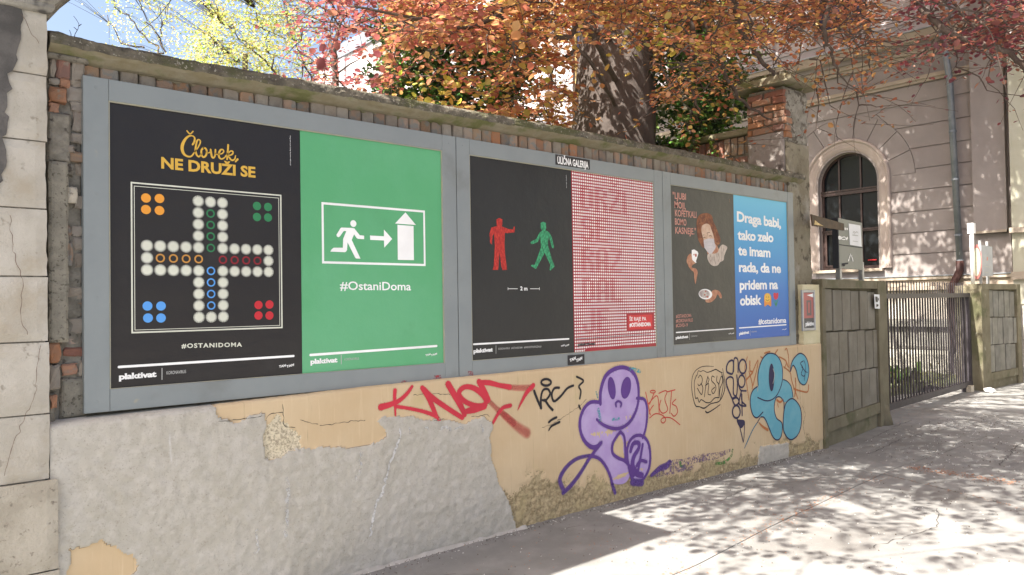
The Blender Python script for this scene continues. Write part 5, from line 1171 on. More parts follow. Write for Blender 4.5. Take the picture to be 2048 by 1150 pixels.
def board_strokes(name, m, items, w=.0545):
    mb = MB()
    for pts, wd, cl in items:
        V, F = stroke_pts([bu(a, b, w) for a, b in pts], wd, 4, cl); mb.add([T1(Vector((p[0], w, p[1]))) for p in V], F)
    mb.build(name, m, sgn)
board_strokes('sign_logo', m_w, [([(a, b), (a+.01, b-.6)], .022, False) for a, b in [(1698,519),(1699,515.5),(1700,512.5),(1701.3,509.5),(1703.2,512.5),(1704.3,516),(1705.2,519),(1697.2,521),(1706,521.5)]])
board_strokes('sign_writing', m_w, [([(1678,475.5),(1680,475.5)], .045, False), ([(1680.7,475.6),(1682.2,475.7)], .04, False), ([(1684,475),(1689,474),(1692,476.5),(1689,479),(1684,478)], .010, True), ([(1693,478),(1695,475.8)], .03, False), ([(1690,457.5),(1691,457.6)], .03, False), ([(1693.5,457.8),(1695,458)], .025, False)])
board_strokes('sign_writing', m_signdark, [([(1685,529),(1686,528),(1696,526.5)], .02, False), ([(1686,531),(1690,530.5)], .02, False)])
board_strokes('notice_writing', m_grey, [([(1706,466),(1708,463),(1710,466),(1709,468)], .012, False), ([(1711,465),(1714,463.5),(1716,466)], .012, False), ([(1705,470),(1716,471.5)], .012, False), ([(1706,482),(1716,483.5)], .008, False)], .0535)
# bronze plate sticking out from the pillar
bz = thing('bronze_plate', 'brown bronze plate sign fixed to the pillar above the concrete gate wall', 'sign', (7.2, .02, 1.2))
NB = Vector((math.sin(math.radians(6)), -math.cos(math.radians(6)), 0)); PB0 = Vector((7.08, -.10, 1.2))
quad_on('plate', [(1623,428.5),(1688,447),(1688.5,461),(1626,451.5)], PB0, NB, m_bronze, bz, .015)
quad_on('emblem', [(1630,440),(1637,446),(1647,452),(1629,449)], PB0+NB*.002, NB, mat('brass', (.45,.33,.14), (.30,.2,.08), 20, .4, metal=.4), bz, .002)
# ================================================================== GATE
gate = thing('metal_gate', 'dark sliding metal gate of upright bars between the two concrete walls', 'gate', (11.6, .6, -1.1))
GA = Vector((9.55, .42, 0)); GB = Vector((13.86, .66, 0)); gd = (GB-GA).normalized(); gn = Vector((-gd.y, gd.x, 0)); GL = (GB-GA).length
TG = lambda p: GA+gd*p.x+gn*p.y+Vector((0, 0, p.z))
def gbox(name, a, b): mb = MB(); mb.box(a, b, T=TG); return mb.build(name, m_gate, gate)
gbox('top_rail', (0, -.03, .475), (GL, .03, .545)); gbox('bottom_rail', (0, -.035, -1.06), (GL, .035, -.97)); gbox('end_stile', (GL-.09, -.03, -.97), (GL, .03, .475)); gbox('mid_rail', (GL-.32, -.02, -.97), (GL-.26, .02, .475)); 
n = 33; me_bar = None
for k in range(n):
    u = .12+k*(GL-.45)/(n-1)
    if me_bar is None: mb = MB(); mb.box((-.011, -.011, -.97), (.011, .011, .475)); me_bar = mb.mesh('bar', m_gate); mb = MB(); mb.box((-.006, -.006, .545), (.006, .006, .72)); me_sp = mb.mesh('bar_tip', m_gate)
    o = link('bar', me_bar, gate); p = TG(Vector((u, 0, 0))); o.location = p; o.rotation_euler = (0, 0, math.atan2(gd.y, gd.x))
    o = link('bar_tip', me_sp, gate); o.location = TG(Vector((u, 0, 0))); o.rotation_euler = (0, 0, math.atan2(gd.y, gd.x))
gbox('gate_roller', (GL-.35, -.02, -1.14), (GL-.15, .05, -1.062))
mb = MB(); mb.box((0, -.03, 0), (.16, .06, .11)); o = mb.build('wood_block', m_stone_low, None); o.location = TG(Vector((GL-.35, -.06, -1.143))); tag(o, 'pale block under the far end of the metal gate', 'block')
rock('white_rock', (13.75, .34, -1.15), (.09, .07, .045), m_w, 3, 'small whitish stone on the ground by the far concrete post', 'stone')
# signs on the far wall
far = thing('round_sign', 'red rimmed round traffic sign on a pale post seen almost edge on', 'sign', tuple(T2(Vector((.3, .2, .7)))))
pc = hit(1953, 524, T2(Vector((.25, .2, 0))), (-.35, -1, 0)); FN = Vector((-.93, -.37, 0)).normalized(); FN = (Matrix.Rotation(math.radians(0), 3, 'Z') @ (CAM-pc).normalized()); FN.z = 0; FN.normalize(); FN = Matrix.Rotation(math.radians(-76), 3, 'Z') @ FN
fu = Vector((-FN.y, FN.x, 0)); R_ = .31
def rdisc(name, r, off, m, th=.006):
    mb = MB(); n = 32; vs = [pc+fu*r*math.cos(2*PI*k/n)+Vector((0, 0, r*math.sin(2*PI*k/n)))+FN*off for k in range(n)]; vs += [v-FN*th for v in vs]
    mb.add(vs, [tuple(range(n)), tuple(range(n, 2*n))[::-1]]+[(k, (k+1) % n, n+(k+1) % n, n+k) for k in range(n)]); mb.build(name, m, far)
rdisc('rim', R_, 0, ink('sign_red', (.42,.15,.14))); rdisc('sign_face', R_-.06, .004, ink('sign_face', (.52,.52,.40)), .003)
mb = MB(); q_ = T2(Vector((.22, .2, 0))); mb.tube([(q_.x, q_.y, .70), (q_.x, q_.y, 1.68)], .033, 10); mb.build('post', m_paper, far, smooth=True)
mb = MB(); mb.box((q_.x-.05, q_.y-.05, 1.6), (q_.x+.05, q_.y+.05, 1.78)); mb.build('post_cap', m_paper, far)
ib = thing('info_board', 'pale grey rectangular notice board on two posts beside the round sign', 'sign', tuple(T2(Vector((.9, .2, .7)))))
N2 = Vector((0, -1, 0)); P2 = T2(Vector((0, .18, 0)))
quad_on('board_panel', [(1962,489.5),(1984.5,493.5),(1986,552),(1964.5,552)], P2, N2, mat('pale_board', (.36,.38,.40), (.42,.44,.46), 5, .4), ib, .03)
quad_on('board_mark', [(1973.5,514),(1976,514),(1976,521),(1973.5,521)], P2+N2*.002, N2, m_pk, ib, .001); quad_on('board_writing', [(1967,532),(1982,533),(1982,535),(1967,534)], P2+N2*.002, N2, m_grey, ib, .001); quad_on('board_writing', [(1970,544),(1977,544),(1977,546),(1970,546)], P2+N2*.002, N2, m_grey, ib, .001)
for px in (1968, 1982):
    p = hit(px, 560, P2, N2); mb = MB(); mb.box((p.x-.025, p.y+.031, .70), (p.x+.025, p.y+.07, 1.5)); mb.build('post', m_steel, ib)

# ================================================================== HISTORIC BUILDING
XF = 16.5
bld = thing('historic_building', 'lilac rendered historic building with an arched window and heavy cornices behind the gate', 'building', (XF+3, 8, -1.15))
YC, ZS, RW = 3.97, 3.165, .685
def arc(r, a0, a1, n): return [(YC+r*math.cos(a0+(a1-a0)*k/n), ZS+r*math.sin(a0+(a1-a0)*k/n)) for k in range(n+1)]
hole = [(YC+RW, 1.15)]+arc(RW, 0, PI, 24)+[(YC-RW, 1.15)]
def bf(u, v, s): return (XF if s else XF+.45, u, v)
# back wall with the window opening
mb = MB(); outer = [(-.6, -1.3), (30, -1.3), (30, 12), (-.6, 12)]
up_holes = [[(c-.62, 6.75), (c+.62, 6.75), (c+.62, 9.3), (c-.62, 9.3)] for c in (4.05, 8.0, 12.0, 16.0, 20.0, 24.0)]
low_holes = [[(YC+d+RW, 1.15)]+[(p[0]+d, p[1]) for p in arc(RW, 0, PI, 24)]+[(YC+d-RW, 1.15)] for d in (4.0, 8.0, 12.0, 16.0, 20.0)]
mb.poly([outer, hole]+low_holes+up_holes, lambda u, v: (XF+.028, u, v)); mb.build('facade_wall', m_fac, bld)
mb = MB(); mb.box((XF+.46, -.6, -1.3), (XF+8, 30, 12)); mb.build('building_core', m_backing, bld)
mb = MB(); mb.box((XF-.1, -.6, 12), (XF+8, 30, 12.6)); mb.build('roof', m_flash, bld)
# reveal of openings
def reveal(loops, name='window_reveal'):
    mb = MB()
    for l in loops:
        n = len(l); vs = [(XF+.03, p[0], p[1]) for p in l]+[(XF+.3, p[0], p[1]) for p in l]; mb.add(vs, [(k, (k+1) % n, n+(k+1) % n, n+k) for k in range(n)])
    mb.build(name, m_fac, bld)
reveal([hole]+low_holes+up_holes)
grooves = [1.42, 1.88, 2.335, 2.79, 3.25, 3.70, 4.18, 4.63, 5.06]
gq = .011
def course(z0, z1, ya, yb, nm='render_course', m=None):
    loop = [(ya, z0), (yb, z0), (yb, z1), (ya, z1)]
    mb = MB(); mb.prism(loop, lambda u, v, s: (XF if s else XF+.027, u, v)); fix = mb.build(nm, m or m_fac, bld, fixn=True); return fix
def course_arc(z0, z1, right=True):
    rr = 1.50+gq; zs_ = np.linspace(z0, z1, 8)
    pts = []
    for z in zs_:
        d = z-ZS
        if z < ZS: y = 1.0
        else: y = math.sqrt(max(rr*rr-d*d, 0))
        pts.append((YC-y if right else YC+y, z))
    yr = 1.36 if right else 6.0
    pr = [(yr, z0)]+pts+[(yr, z1)] if right else None
    loop = pr if right else [(p[0], p[1]) for p in pts[::-1]]+[(6.0-gq, z0), (6.0-gq, z1)]
    if not right: loop = [(6.0-gq, z0), (6.0-gq, z1)]+pts[::-1]
    mb = MB(); mb.prism(loop, lambda u, v, s: (XF if s else XF+.027, u, v)); mb.build('render_course', m_fac, bld, fixn=True)
zz = [.92]+grooves
for a, b in zip(zz, zz[1:]):
    for right in (True, False):
        z0, z1 = a+gq, b-gq
        if z1 <= ZS-.0:
            course(z0, z1, *((1.36, YC-.985) if right else (YC+.985, 6.0-gq)))
        elif z0 < ZS: 
            yv = 1.50+gq; course(z0, ZS, *((1.36, YC-.985) if right else (YC+.985, 6.0-gq))); course_arc(ZS+.0005, z1, right)
        elif z0 < ZS+1.5: 
            if z1 > ZS+1.50:
                course(max(z0, ZS+1.52), z1, 1.36, YC+2.0) if right else None
            else: course_arc(z0, z1, right)
        else:
            if right: course(z0, z1, 1.36, 6.0-gq)
    # courses further along the building
    for d in range(1, 6): course(a+gq, b-gq, YC+4*d-2+gq, YC+4*d-1.0, m=m_fac); course(a+gq, b-gq, YC+4*d+1.0, YC+4*d+2-gq, m=m_fac)
for k in range(9):      # voussoirs
    a0 = PI*k/9+.006; a1 = PI*(k+1)/9-.006; loop = arc(1.50, a0, a1, 4)+arc(.985, a1, a0, 4)
    mb = MB(); mb.prism(loop, lambda u, v, s: (XF if s else XF+.027, u, v)); mb.build('voussoir', m_fac, bld, fixn=True)
m_arch = mat('archivolt_render', (.34,.285,.26), (.39,.33,.295), 1.5, .9, .002, 60)
# archivolt moulding swept round the window
def sweep(prof, name, m, d=0):
    path = [(YC+d+0, 1.15, 1, 0)]  # placeholder
    V = []; F = []; P_ = [(1, 0, 1.15)]+[(math.cos(PI*k/28), math.sin(PI*k/28), ZS) for k in range(29)]+[(-1, 0, 1.15)]
    n = len(prof)
    for cx, sx, zb in P_:
        for r, x in prof: V.append((XF-x, YC+d+r*cx, (ZS if zb != 1.15 else 1.15)+r*sx))
    for i in range(len(P_)-1):
        for k in range(n-1): F.append((i*n+k, i*n+k+1, (i+1)*n+k+1, (i+1)*n+k))
    mb = MB(); mb.add(V, F); mb.build(name, m, bld, smooth=False, fixn=True)
for d in (0, 4.0, 8.0, 12., 16., 20.): sweep([(.99,-.03),(.99,.02),(.985,.05),(.97,.068),(.95,.072),(.93,.066),(.915,.045),(.905,.03),(.86,.028),(.84,.02),(.79,.012),(.74,-.01),(.69,-.06),(.685,-.12),(.682,-.20)], 'archivolt', m_arch, d)
# window joinery
def arched_window(d, full=True):
    yc = YC+d; w = 'window_frame'
    mb = MB(); a = [(p[0]+d, p[1]) for p in arc(RW+.01, 0, PI, 24)]; bI = [(p[0]+d, p[1]) for p in arc(RW-.055, 0, PI, 24)]
    loop = [(yc+RW+.01, 1.15)]+a+[(yc-RW-.01, 1.15), (yc-RW+.055, 1.15)]+bI[::-1]+[(yc+RW-.055, 1.15)]
    mb.prism(loop, lambda u, v, s: (XF+.20 if s else XF+.27, u, v))
    mb.box((XF+.19, yc-RW, 1.15), (XF+.27, yc+RW, 1.23)); mb.box((XF+.17, yc-RW+.0, 2.90), (XF+.27, yc+RW, 3.02)); mb.box((XF+.15, yc-RW+.001, 2.985), (XF+.169, yc+RW-.001, 3.015)); mb.box((XF+.18, yc-RW+.001, 2.02), (XF+.27, yc+RW-.001, 2.09)); mb.box((XF+.165, yc-RW+.002, 2.055), (XF+.179, yc+RW-.002, 2.085))
    for yy in (yc-.24, yc+.26): mb.box((XF+.205, yy-.018, 1.23), (XF+.268, yy+.018, 3.80))
    mb.box((XF+.18, yc+.18, 1.23), (XF+.19, yc+.23, 2.02)); mb.box((XF+.175, yc+.18, 1.99), (XF+.19, yc+RW-.06, 2.02)); mb.box((XF+.175, yc+.18, 1.23), (XF+.19, yc+RW-.06, 1.27)); mb.box((XF+.175, yc+RW-.11, 1.27), (XF+.19, yc+RW-.06, 1.99))
    wf = mb.build(w, m_woodframe, bld, fixn=True)
    panes = [[(yc-RW+.05, 1.22), (yc-.25, 1.22), (yc-.25, 2.03), (yc-RW+.05, 2.03)], [(yc-.25, 1.22), (yc+.25, 1.22), (yc+.25, 2.03), (yc-.25, 2.03)], [(yc+.25, 1.22), (yc+RW-.05, 1.22), (yc+RW-.05, 2.03), (yc+.25, 2.03)],
             [(yc-RW+.05, 2.08), (yc-.25, 2.08), (yc-.25, 2.92), (yc-RW+.05, 2.92)], [(yc-.25, 2.08), (yc+.25, 2.08), (yc+.25, 2.92), (yc-.25, 2.92)], [(yc+.25, 2.08), (yc+RW-.05, 2.08), (yc+RW-.05, 2.92), (yc+.25, 2.92)]]
    top = [(yc+RW-.03, 3.0)]+[(p[0]+d, p[1]) for p in arc(RW-.03, 0, PI, 20)]+[(yc-RW+.03, 3.0)]
    for l in panes+[top]:
        mb = MB(); mb.poly([l], lambda u, v: (XF+.24+rnd.uniform(-.001,.001), u, v)); o = mb.build('pane', m_glass, None); reparent(o, wf)
    return wf
for d in ((0, 4.0, 8.0)): arched_window(d)
mb = MB(); mb.box((XF-.10, YC-.80, 1.085), (XF+.2, YC+.80, 1.148)); mb.build('window_sill', m_fac_warm, bld)
mb = MB(); mb.box((XF+.21, YC-.55, 1.34), (XF+.235, YC-.36, 1.365)); mb.build('red_lettering_strip', ink('red_strip', (.40,.02,.025)), bld)
def hband(z0, z1, pr, m, nm, ya=1.36-.64-.1, yb=30, xb=.03):
    mb = MB(); mb.box((XF-pr, ya, z0), (XF+xb, yb, z1)); return mb.build(nm, m, bld)
hband(5.08, 5.14, .05, m_fac_warm, 'string_moulding'); hband(5.14, 5.22, .09, m_fac_warm, 'string_moulding'); hband(5.222, 5.62, .0, m_fac, 'frieze'); hband(5.62, 5.70, .08, m_fac_warm, 'cornice_moulding'); hband(5.702, 5.80, .14, m_fac_warm, 'cornice_moulding')
hband(5.802, 5.90, .20, m_fac, 'cornice_moulding'); hband(5.902, 6.10, .38, m_fac_warm, 'cornice'); hband(6.102, 6.125, .42, m_flash, 'cornice_flashing')
hband(6.127, 6.42, .02, m_fac_up, 'upper_plinth'); hband(6.422, 6.50, .07, m_fac_up, 'upper_moulding'); 
# upper storey wall skin between the windows
ys = [.6]+[c for w in (4.05, 8.0, 12.0, 16.0, 20.0, 24.0) for c in (w-.62, w+.62)]+[30]
for a, b in zip(ys[::2], ys[1::2]):
    mb = MB(); mb.box((XF+.0, a, 6.502), (XF+.027, b, 12)); mb.build('upper_render', m_fac_up, bld)
    if b-a > 1.2:
        mb = MB(); mb.box((XF-.10, (a+b)/2-.35, 6.504), (XF-.001, (a+b)/2+.35, 11.9)); mb.build('upper_pilaster', m_fac_up, bld)
for w in (4.05, 8.0, 12.0):
    mb = MB(); 
    for a, b in (((w-.62, 6.75), (w+.62, 6.83)), ((w-.62, 6.83), (w-.55, 9.3)), ((w+.55, 6.83), (w+.62, 9.3)), ((w-.03, 6.83), (w+.03, 9.3)), ((w-.55, 7.9), (w-.03, 7.96)), ((w+.03, 7.9), (w+.55, 7.96))): mb.box((XF+.12, a[0], a[1]), (XF+.2, b[0], b[1]))
    wf = mb.build('window_frame', mat('ochre_window_paint', (.50,.36,.15), (.56,.42,.2), 4, .6), bld)
    for sx in (-1, 1):
        for (za, zb) in ((6.83, 7.9), (7.96, 9.3)):
            mb = MB(); y0, y1 = sorted((w+sx*.03, w+sx*.55)); mb.add([(XF+.17, y0, za), (XF+.17, y1, za), (XF+.17, y1, zb), (XF+.17, y0, zb)], [(0,1,2,3)]); o = mb.build('pane', m_glass_blue, None); reparent(o, wf)
# plinth and base mouldings
hband(.86, .93, .10, m_fac_warm, 'base_moulding', -.6); hband(.93, .95, .12, m_flash, 'base_flashing', -.6); hband(.72, .858, .05, m_fac_warm, 'base_moulding', -.6); hband(.64, .718, .12, m_fac_warm, 'base_moulding', -.6)
hband(.02, .638, .02, m_plinth2, 'base_wall', -.6); hband(-.02, .018, .10, m_plinth, 'plinth_moulding', -.6); hband(-.14, -.022, .16, m_plinth, 'plinth_moulding', -.6)
mat_pl2 = mat('pale_plinth', (.27,.26,.22), (.40,.38,.33), 5, .95, .03, 14, spots=(.12,.12,.09), spot_sc=6, spot_lo=.55, spot_hi=.68)
y = -.6; k = 0
while y < 14:
    w = .9+rnd.uniform(-.08,.08)
    V, F = rough_block(y+.01, min(y+w, 14), -.62, -.15, 0, .1, 14, 9, .012, k, .02); mb = MB(); mb.add([(XF-.06+b, a, c) for a, b, c in V], F); mb.build('plinth_stone', m_plinth, bld, fixn=True)
    V, F = rough_block(y-.3, min(y+w-.32, 14), -1.25, -.635, 0, .3, 14, 9, .02, k+3, .04); mb = MB(); mb.add([(XF-.28+b, a, c) for a, b, c in V], F); mb.build('plinth_stone', mat_pl2, bld, fixn=True)
    y += w; k += 1
# corner pilaster and the greenish wing on the right
mb = MB(); mb.box((XF-.12, .74, 1.75), (XF-.001, 1.33, 11.9)); mb.build('corner_pilaster', m_fac, bld)
mb = MB(); mb.prism([(.74, 1.75), (1.33, 1.75), (1.33, 1.80), (.74, 1.80)], lambda u, v, s: (XF-.16 if s else XF-.001, u, v)); mb.build('pilaster_base', m_fac_warm, bld, fixn=True)
mb = MB(); mb.box((XF-.03, .70, .952), (XF+.026, 1.355, 1.748)); mb.build('pilaster_foot', m_fac, bld)
wing = thing('greenish_building', 'pale greenish rendered building wing at the right edge behind the far gate wall', 'building', (XF+3, -2, -1.15))
mb = MB(); mb.box((XF-.35, -9, -1.3), (XF+8, .60, 12)); mb.build('wall', m_fac_green, wing)
mb = MB(); mb.box((XF-.45, -9, 1.70), (XF-.351, .62, 1.80)); mb.box((XF-.42, -9, .80), (XF-.351, .62, .95)); mb.build('string_moulding', m_fac_warm, wing)
mb = MB(); mb.box((XF-.60, -9, -1.3), (XF-.352, .63, .30)); mb.build('plinth', mat('wing_plinth', (.20,.19,.17), (.42,.40,.36), 3, .95, .03, 10), wing)
# downpipe
dp = thing('downpipe', 'grey zinc downpipe with a rusty red lower bend on the lilac facade', 'downpipe', (XF-.15, 1.6, .3))
mb = MB(); mb.tube([(XF-.13, 1.70, 9.5), (XF-.13, 1.70, 6.3), (XF-.48, 1.70, 5.95), (XF-.13, 1.695, 5.0), (XF-.13, 1.60, 1.2)], .062, 14); mb.build('pipe', m_pipe, dp, smooth=True)
mb = MB(); mb.tube([(XF-.13, 1.60, 1.22), (XF-.13, 1.60, 1.02), (XF-.16, 1.66, .88), (XF-.24, 1.72, .70), (XF-.22, 1.73, .35), (XF-.2, 1.73, -1.1)], .075, 14); mb.build('lower_bend', m_pipe_red, dp, smooth=True)
for z in (1.22, 1.75, 3.9, 2.9): mb = MB(); mb.tube([(XF-.13, 1.60+.095*(z-1.2)/3.8, z-.02), (XF-.13, 1.60+.095*(z-1.2)/3.8, z+.02)], .074, 14); mb.build('pipe_bracket', m_pipe, dp, smooth=False)
# ================================================================== TREES
def pip(px, py, poly):
    r = False; n = len(poly)
    for i in range(n):
        x0, y0 = poly[i]; x1, y1 = poly[(i+1) % n]
        if (y0 > py) != (y1 > py) and px < (x1-x0)*(py-y0)/(y1-y0)+x0: r = not r
    return r
def dens(px, py):
    """how thick the copper foliage stands in the different parts of the crown's lower edge"""
    if px < 560: return 0
    if px < 640: return .30*(px-560)/80+.06
    if px < 800:
        return .42 if py < 70 else (.16 if py < 150 and 680 < px < 770 else .32)
    if px < 1010:
        return .74 if py < 95 else (.17 if py < 215 else .5)
    if px < 1150: return .78 if py < 140 else .45
    if px < 1305: return .75 if py < 50 else (.22 if py < 100 else .04)
    if px < 1480: return .62 if py < 100 else (.34 if py < 200 else .16)
    if px < 1625: return .58 if py < 90 else (.22 if py < 130 else .04)
    if px < 1760: return .42 if py < 90 else (.27 if py < 215 else (.07 if py < 262 else 0))
    if px < 1830: return .15 if py < 90 else (.16 if py < 205 else (.06 if py < 262 else 0))
    if px < 1930: return .40 if py < 100 else (.24 if py < 160 else .04 if py < 190 else 0)
    if px < 2060: return .46 if py < 100 else (.25 if py < 165 else (.10 if py < 250 else 0))
    return .4
class Crown:
    def __init__(s): s.n = [] ; s.par = []
    def node(s, p, par): s.n.append(Vector(p)); s.par.append(par); return len(s.n)-1
T0 = Vector((5.93, 1.80, -1.0))
beech = thing('copper_beech', 'big copper beech with smooth grey trunk and orange red spring leaves behind the wall', 'tree', tuple(T0))
trunk_pts = [(5.93,1.80,-1.2),(5.93,1.80,.5),(5.94,1.80,1.8),(5.98,1.80,3.2),(6.02,1.82,4.6),(6.05,1.85,6.2),(6.1,1.9,8.5)]
mb = MB(); V = []; F = []; nn = 44; zs = np.linspace(-1.2, 8.5, 130)
tx = np.interp(zs, [p[2] for p in trunk_pts], [p[0] for p in trunk_pts]); rr = np.interp(zs, [-1.2, 0, 1.8, 2.6, 3.4, 4.6, 8.5], [.66, .56, .50, .47, .43, .40, .20])
for j, z in enumerate(zs):
    for i in range(nn):
        a = 2*PI*i/nn; f_ = 1+.10*math.sin(a*3+z*.5)*math.exp(-max(0, z-1)/3)+.05*math.sin(a*5+1.3*z)
        f_ += .10*(float(fbm(a*1.2, z*.8, 1.2, 3))-.5)+.035*(float(fbm(a*3, z*3, 1.5, 5))-.5)
        V.append((tx[j]+rr[j]*f_*math.cos(a), 1.80+rr[j]*f_*math.sin(a), z))
for j in range(len(zs)-1):
    for i in range(nn): F.append((j*nn+i, j*nn+(i+1) % nn, (j+1)*nn+(i+1) % nn, (j+1)*nn+i))
mb.add(V, F); mb.build('trunk', m_bark, beech, smooth=True)
for (px, py, r) in [(1278,250,.07),(1195,238,.03),(1186,250,.025),(1205,227,.02)]:   # branch scars
    p = hit(px, py, (5.7, 1.55, 0), (-.55, -.83, 0)); d = Vector((-.6,-.8,0)).normalized()
    c = Vector((tx[0]+0.02, 1.8, p.z)); dirv = (p-c); dirv.z = 0; dirv.normalize(); q_ = c+dirv*.485
    u_ = Vector((-dirv.y, dirv.x, 0)); mb = MB(); mb.add([q_+u_*r*.6*math.cos(2*PI*k/10)+Vector((0,0,r*math.sin(2*PI*k/10)*.8))-dirv*.01 for k in range(10)]+[q_+dirv*.02+u_*r*.3*math.cos(2*PI*k/10)+Vector((0,0,r*.4*math.sin(2*PI*k/10))) for k in range(10)], [(k, (k+1) % 10, 10+(k+1) % 10, 10+k) for k in range(10)]+[tuple(range(10, 20))]); mb.build('branch_scar', m_twig, beech)
cr = Crown()
def limb(pts, r0, r1, seg=6, jt=.007):
    P = [Vector(p) for p in pts]; out = []
    for i in range(len(P)-1):
        a_, b_, c_, d_ = P[max(i-1, 0)], P[i], P[i+1], P[min(i+2, len(P)-1)]
        for j in range(seg):
            t_ = j/seg; out.append(.5*((2*b_)+(c_-a_)*t_+(2*a_-5*b_+4*c_-d_)*t_*t_+(-a_+3*b_-3*c_+d_)*t_**3)+Vector((rnd.gauss(0,jt), rnd.gauss(0,jt), rnd.gauss(0,jt))))
    out.append(P[-1]); par = -1
    for p in out: par = cr.node(p, par)
    rs = [r0+(r1-r0)*i/(len(out)-1) for i in range(len(out))]
    mb = MB(); mb.tube(out, rs, 8); mb.build('limb', m_twig if r0 < .08 else m_bark, beech, smooth=True); return out
def at(px, py, t): return CAM+ray(px, py)*t
# limbs seen in the picture
limb([(5.95,1.75,3.0), at(1180,62,6.6), at(1130,75,6.4), at(1060,68,6.2), at(985,22,6.1)], .034, .012)
limb([(5.95,1.75,2.7), at(1170,110,6.6), at(1120,118,6.5), at(1065,112,6.3), at(1000,130,6.2)], .022, .008)
limb([(5.9,1.7,4.4), at(1120,-60,6.2), at(960,50,6.0), at(830,35,6.0), at(700,12,6.1)], .026, .008)
limb([(5.9,1.7,3.5), at(1060,20,6.7), at(950,45,6.8), at(890,75,6.8)], .02, .008)
limb([(6.1,1.7,4.6), at(1440,-20,6.6), at(1480,60,6.7), at(1515,110,6.8), at(1548,150,7.0)], .035, .016)
limb([(6.3,1.8,4.3), at(1370,30,7.6), at(1385,90,7.6), at(1378,150,7.6), at(1400,230,7.6)], .035, .01)
limb([(6.2,1.8,3.9), at(1400,40,7.8), at(1455,160,7.8), at(1500,215,8.0), at(1545,240,8.1)], .035, .008)
limb([at(1670,-30,5.6), at(1650,60,5.7), at(1660,100,5.8), at(1675,145,5.9)], .02, .008)
big = limb([(6.0,1.6,5.0), (5.6,.2,4.4), at(1790,-60,5.3), at(1840,10,5.2), at(1895,62,5.1), at(1960,85,5.0), at(2025,112,4.9), at(2080,165,4.8)], .03, .016)
limb([at(1890,-15,5.3), at(1930,35,5.25), at(1985,78,5.2), at(2060,130,5.1)], .010, .006)
limb([at(1985,78,5.2), at(2030,55,5.1), at(2070,40,5.0)], .010, .006)
for k in range(16):   # upper limbs, above the picture
    a = 2*PI*k/16+rnd.uniform(-.15,.15); z0 = rnd.uniform(4.4, 8); L_ = rnd.uniform(3.5, 7.0)
    e = Vector((6+math.cos(a)*L_*1.1, 1.8+math.sin(a)*L_*.8, z0+rnd.uniform(.5, 2.2))); m_ = Vector((6.05,1.85,z0)).lerp(e, .5)+Vector((0,0,.5))
    if e.z < 4.9: e.z = 4.9
    limb([(6.05,1.85,z0-.3), m_, e], .08, .02, 6)
# sprays
def leafset(hexl): return hexl
LV = []; LF = []; LC = []; big_leaves = []
def leaf(p, d, nrm, s, col):
    """pointed oval leaf of 6 points folded along its midrib"""
    d = d.normalized(); b = nrm.cross(d); b = b.normalized() if b.length > 1e-4 else Vector((1, 0, 0)); n = d.cross(b)
    w = s*.36; k = len(LV)
    LV.extend([p, p+d*s*.33+b*w+n*s*.07, p+d*s*.72+b*w*.85+n*s*.05, p+d*s, p+d*s*.72-b*w*.85+n*s*.05, p+d*s*.33-b*w+n*s*.07, p+d*s*.55-n*s*.04])
    LF.extend([(k,k+6,k+1),(k+1,k+6,k+2),(k+2,k+6,k+3),(k+3,k+6,k+4),(k+4,k+6,k+5),(k+5,k+6,k)]); LC.extend([col]*7)
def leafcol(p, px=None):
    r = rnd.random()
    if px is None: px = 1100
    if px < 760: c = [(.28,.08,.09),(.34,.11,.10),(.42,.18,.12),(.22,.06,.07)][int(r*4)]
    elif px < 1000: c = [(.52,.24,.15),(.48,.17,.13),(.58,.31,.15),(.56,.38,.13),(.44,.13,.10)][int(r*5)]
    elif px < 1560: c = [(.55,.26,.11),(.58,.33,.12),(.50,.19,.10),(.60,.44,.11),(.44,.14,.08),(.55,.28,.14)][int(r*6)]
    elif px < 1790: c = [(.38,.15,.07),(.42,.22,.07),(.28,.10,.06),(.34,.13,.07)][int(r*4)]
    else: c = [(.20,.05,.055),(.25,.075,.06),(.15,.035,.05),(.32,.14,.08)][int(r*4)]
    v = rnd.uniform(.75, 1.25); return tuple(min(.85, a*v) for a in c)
twigs = MB()
def spray(p, dirv, L_, nl, size, check=True, hang=.15):
    """twig with alternating leaves in a flat layer"""
    pts = [p]; q_ = p.copy(); d = dirv.normalized()
    for i in range(5):
        d = (d+Vector((rnd.gauss(0,.16), rnd.gauss(0,.16), rnd.gauss(0,.07)-hang*.25))).normalized(); q_ = q_+d*L_/5; pts.append(q_.copy())
    ok = 0
    for i in range(nl):
        t = (i+.6)/nl*5; k = min(4, int(t)); base = pts[k].lerp(pts[k+1], t-k); dd = (pts[k+1]-pts[k]).normalized()
        side = dd.cross(Vector((0,0,1))); side = side.normalized()*(1 if i % 2 else -1)
        ld = (dd*.5+side*.9+Vector((rnd.gauss(0,.25), rnd.gauss(0,.25), rnd.gauss(-.12,.28)))).normalized()
        nrm = Vector((rnd.gauss(0,.45), rnd.gauss(0,.45), 1)).normalized()
        off = ld*rnd.uniform(.0, .05); c = base+off
        if check:
            pr = proj(c)
            if pr and -20 < pr[0] < 2068 and -30 < pr[1] < 700:
                if rnd.random() > min(1, dens(pr[0], pr[1])*1.8+.02): continue
                px = pr[0]
            else: px = 1250 if c.y > 0 else 1800
        else: px = None
        s = size*rnd.uniform(.65, 1.2); ok += 1
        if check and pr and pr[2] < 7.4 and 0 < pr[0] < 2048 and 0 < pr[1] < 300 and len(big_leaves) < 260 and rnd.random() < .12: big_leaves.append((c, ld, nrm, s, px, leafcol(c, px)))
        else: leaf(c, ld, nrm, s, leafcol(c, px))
    return pts, ok
def wallclear(p): return (p.y > .55 and p.z > 1.9) or p.z > 2.05
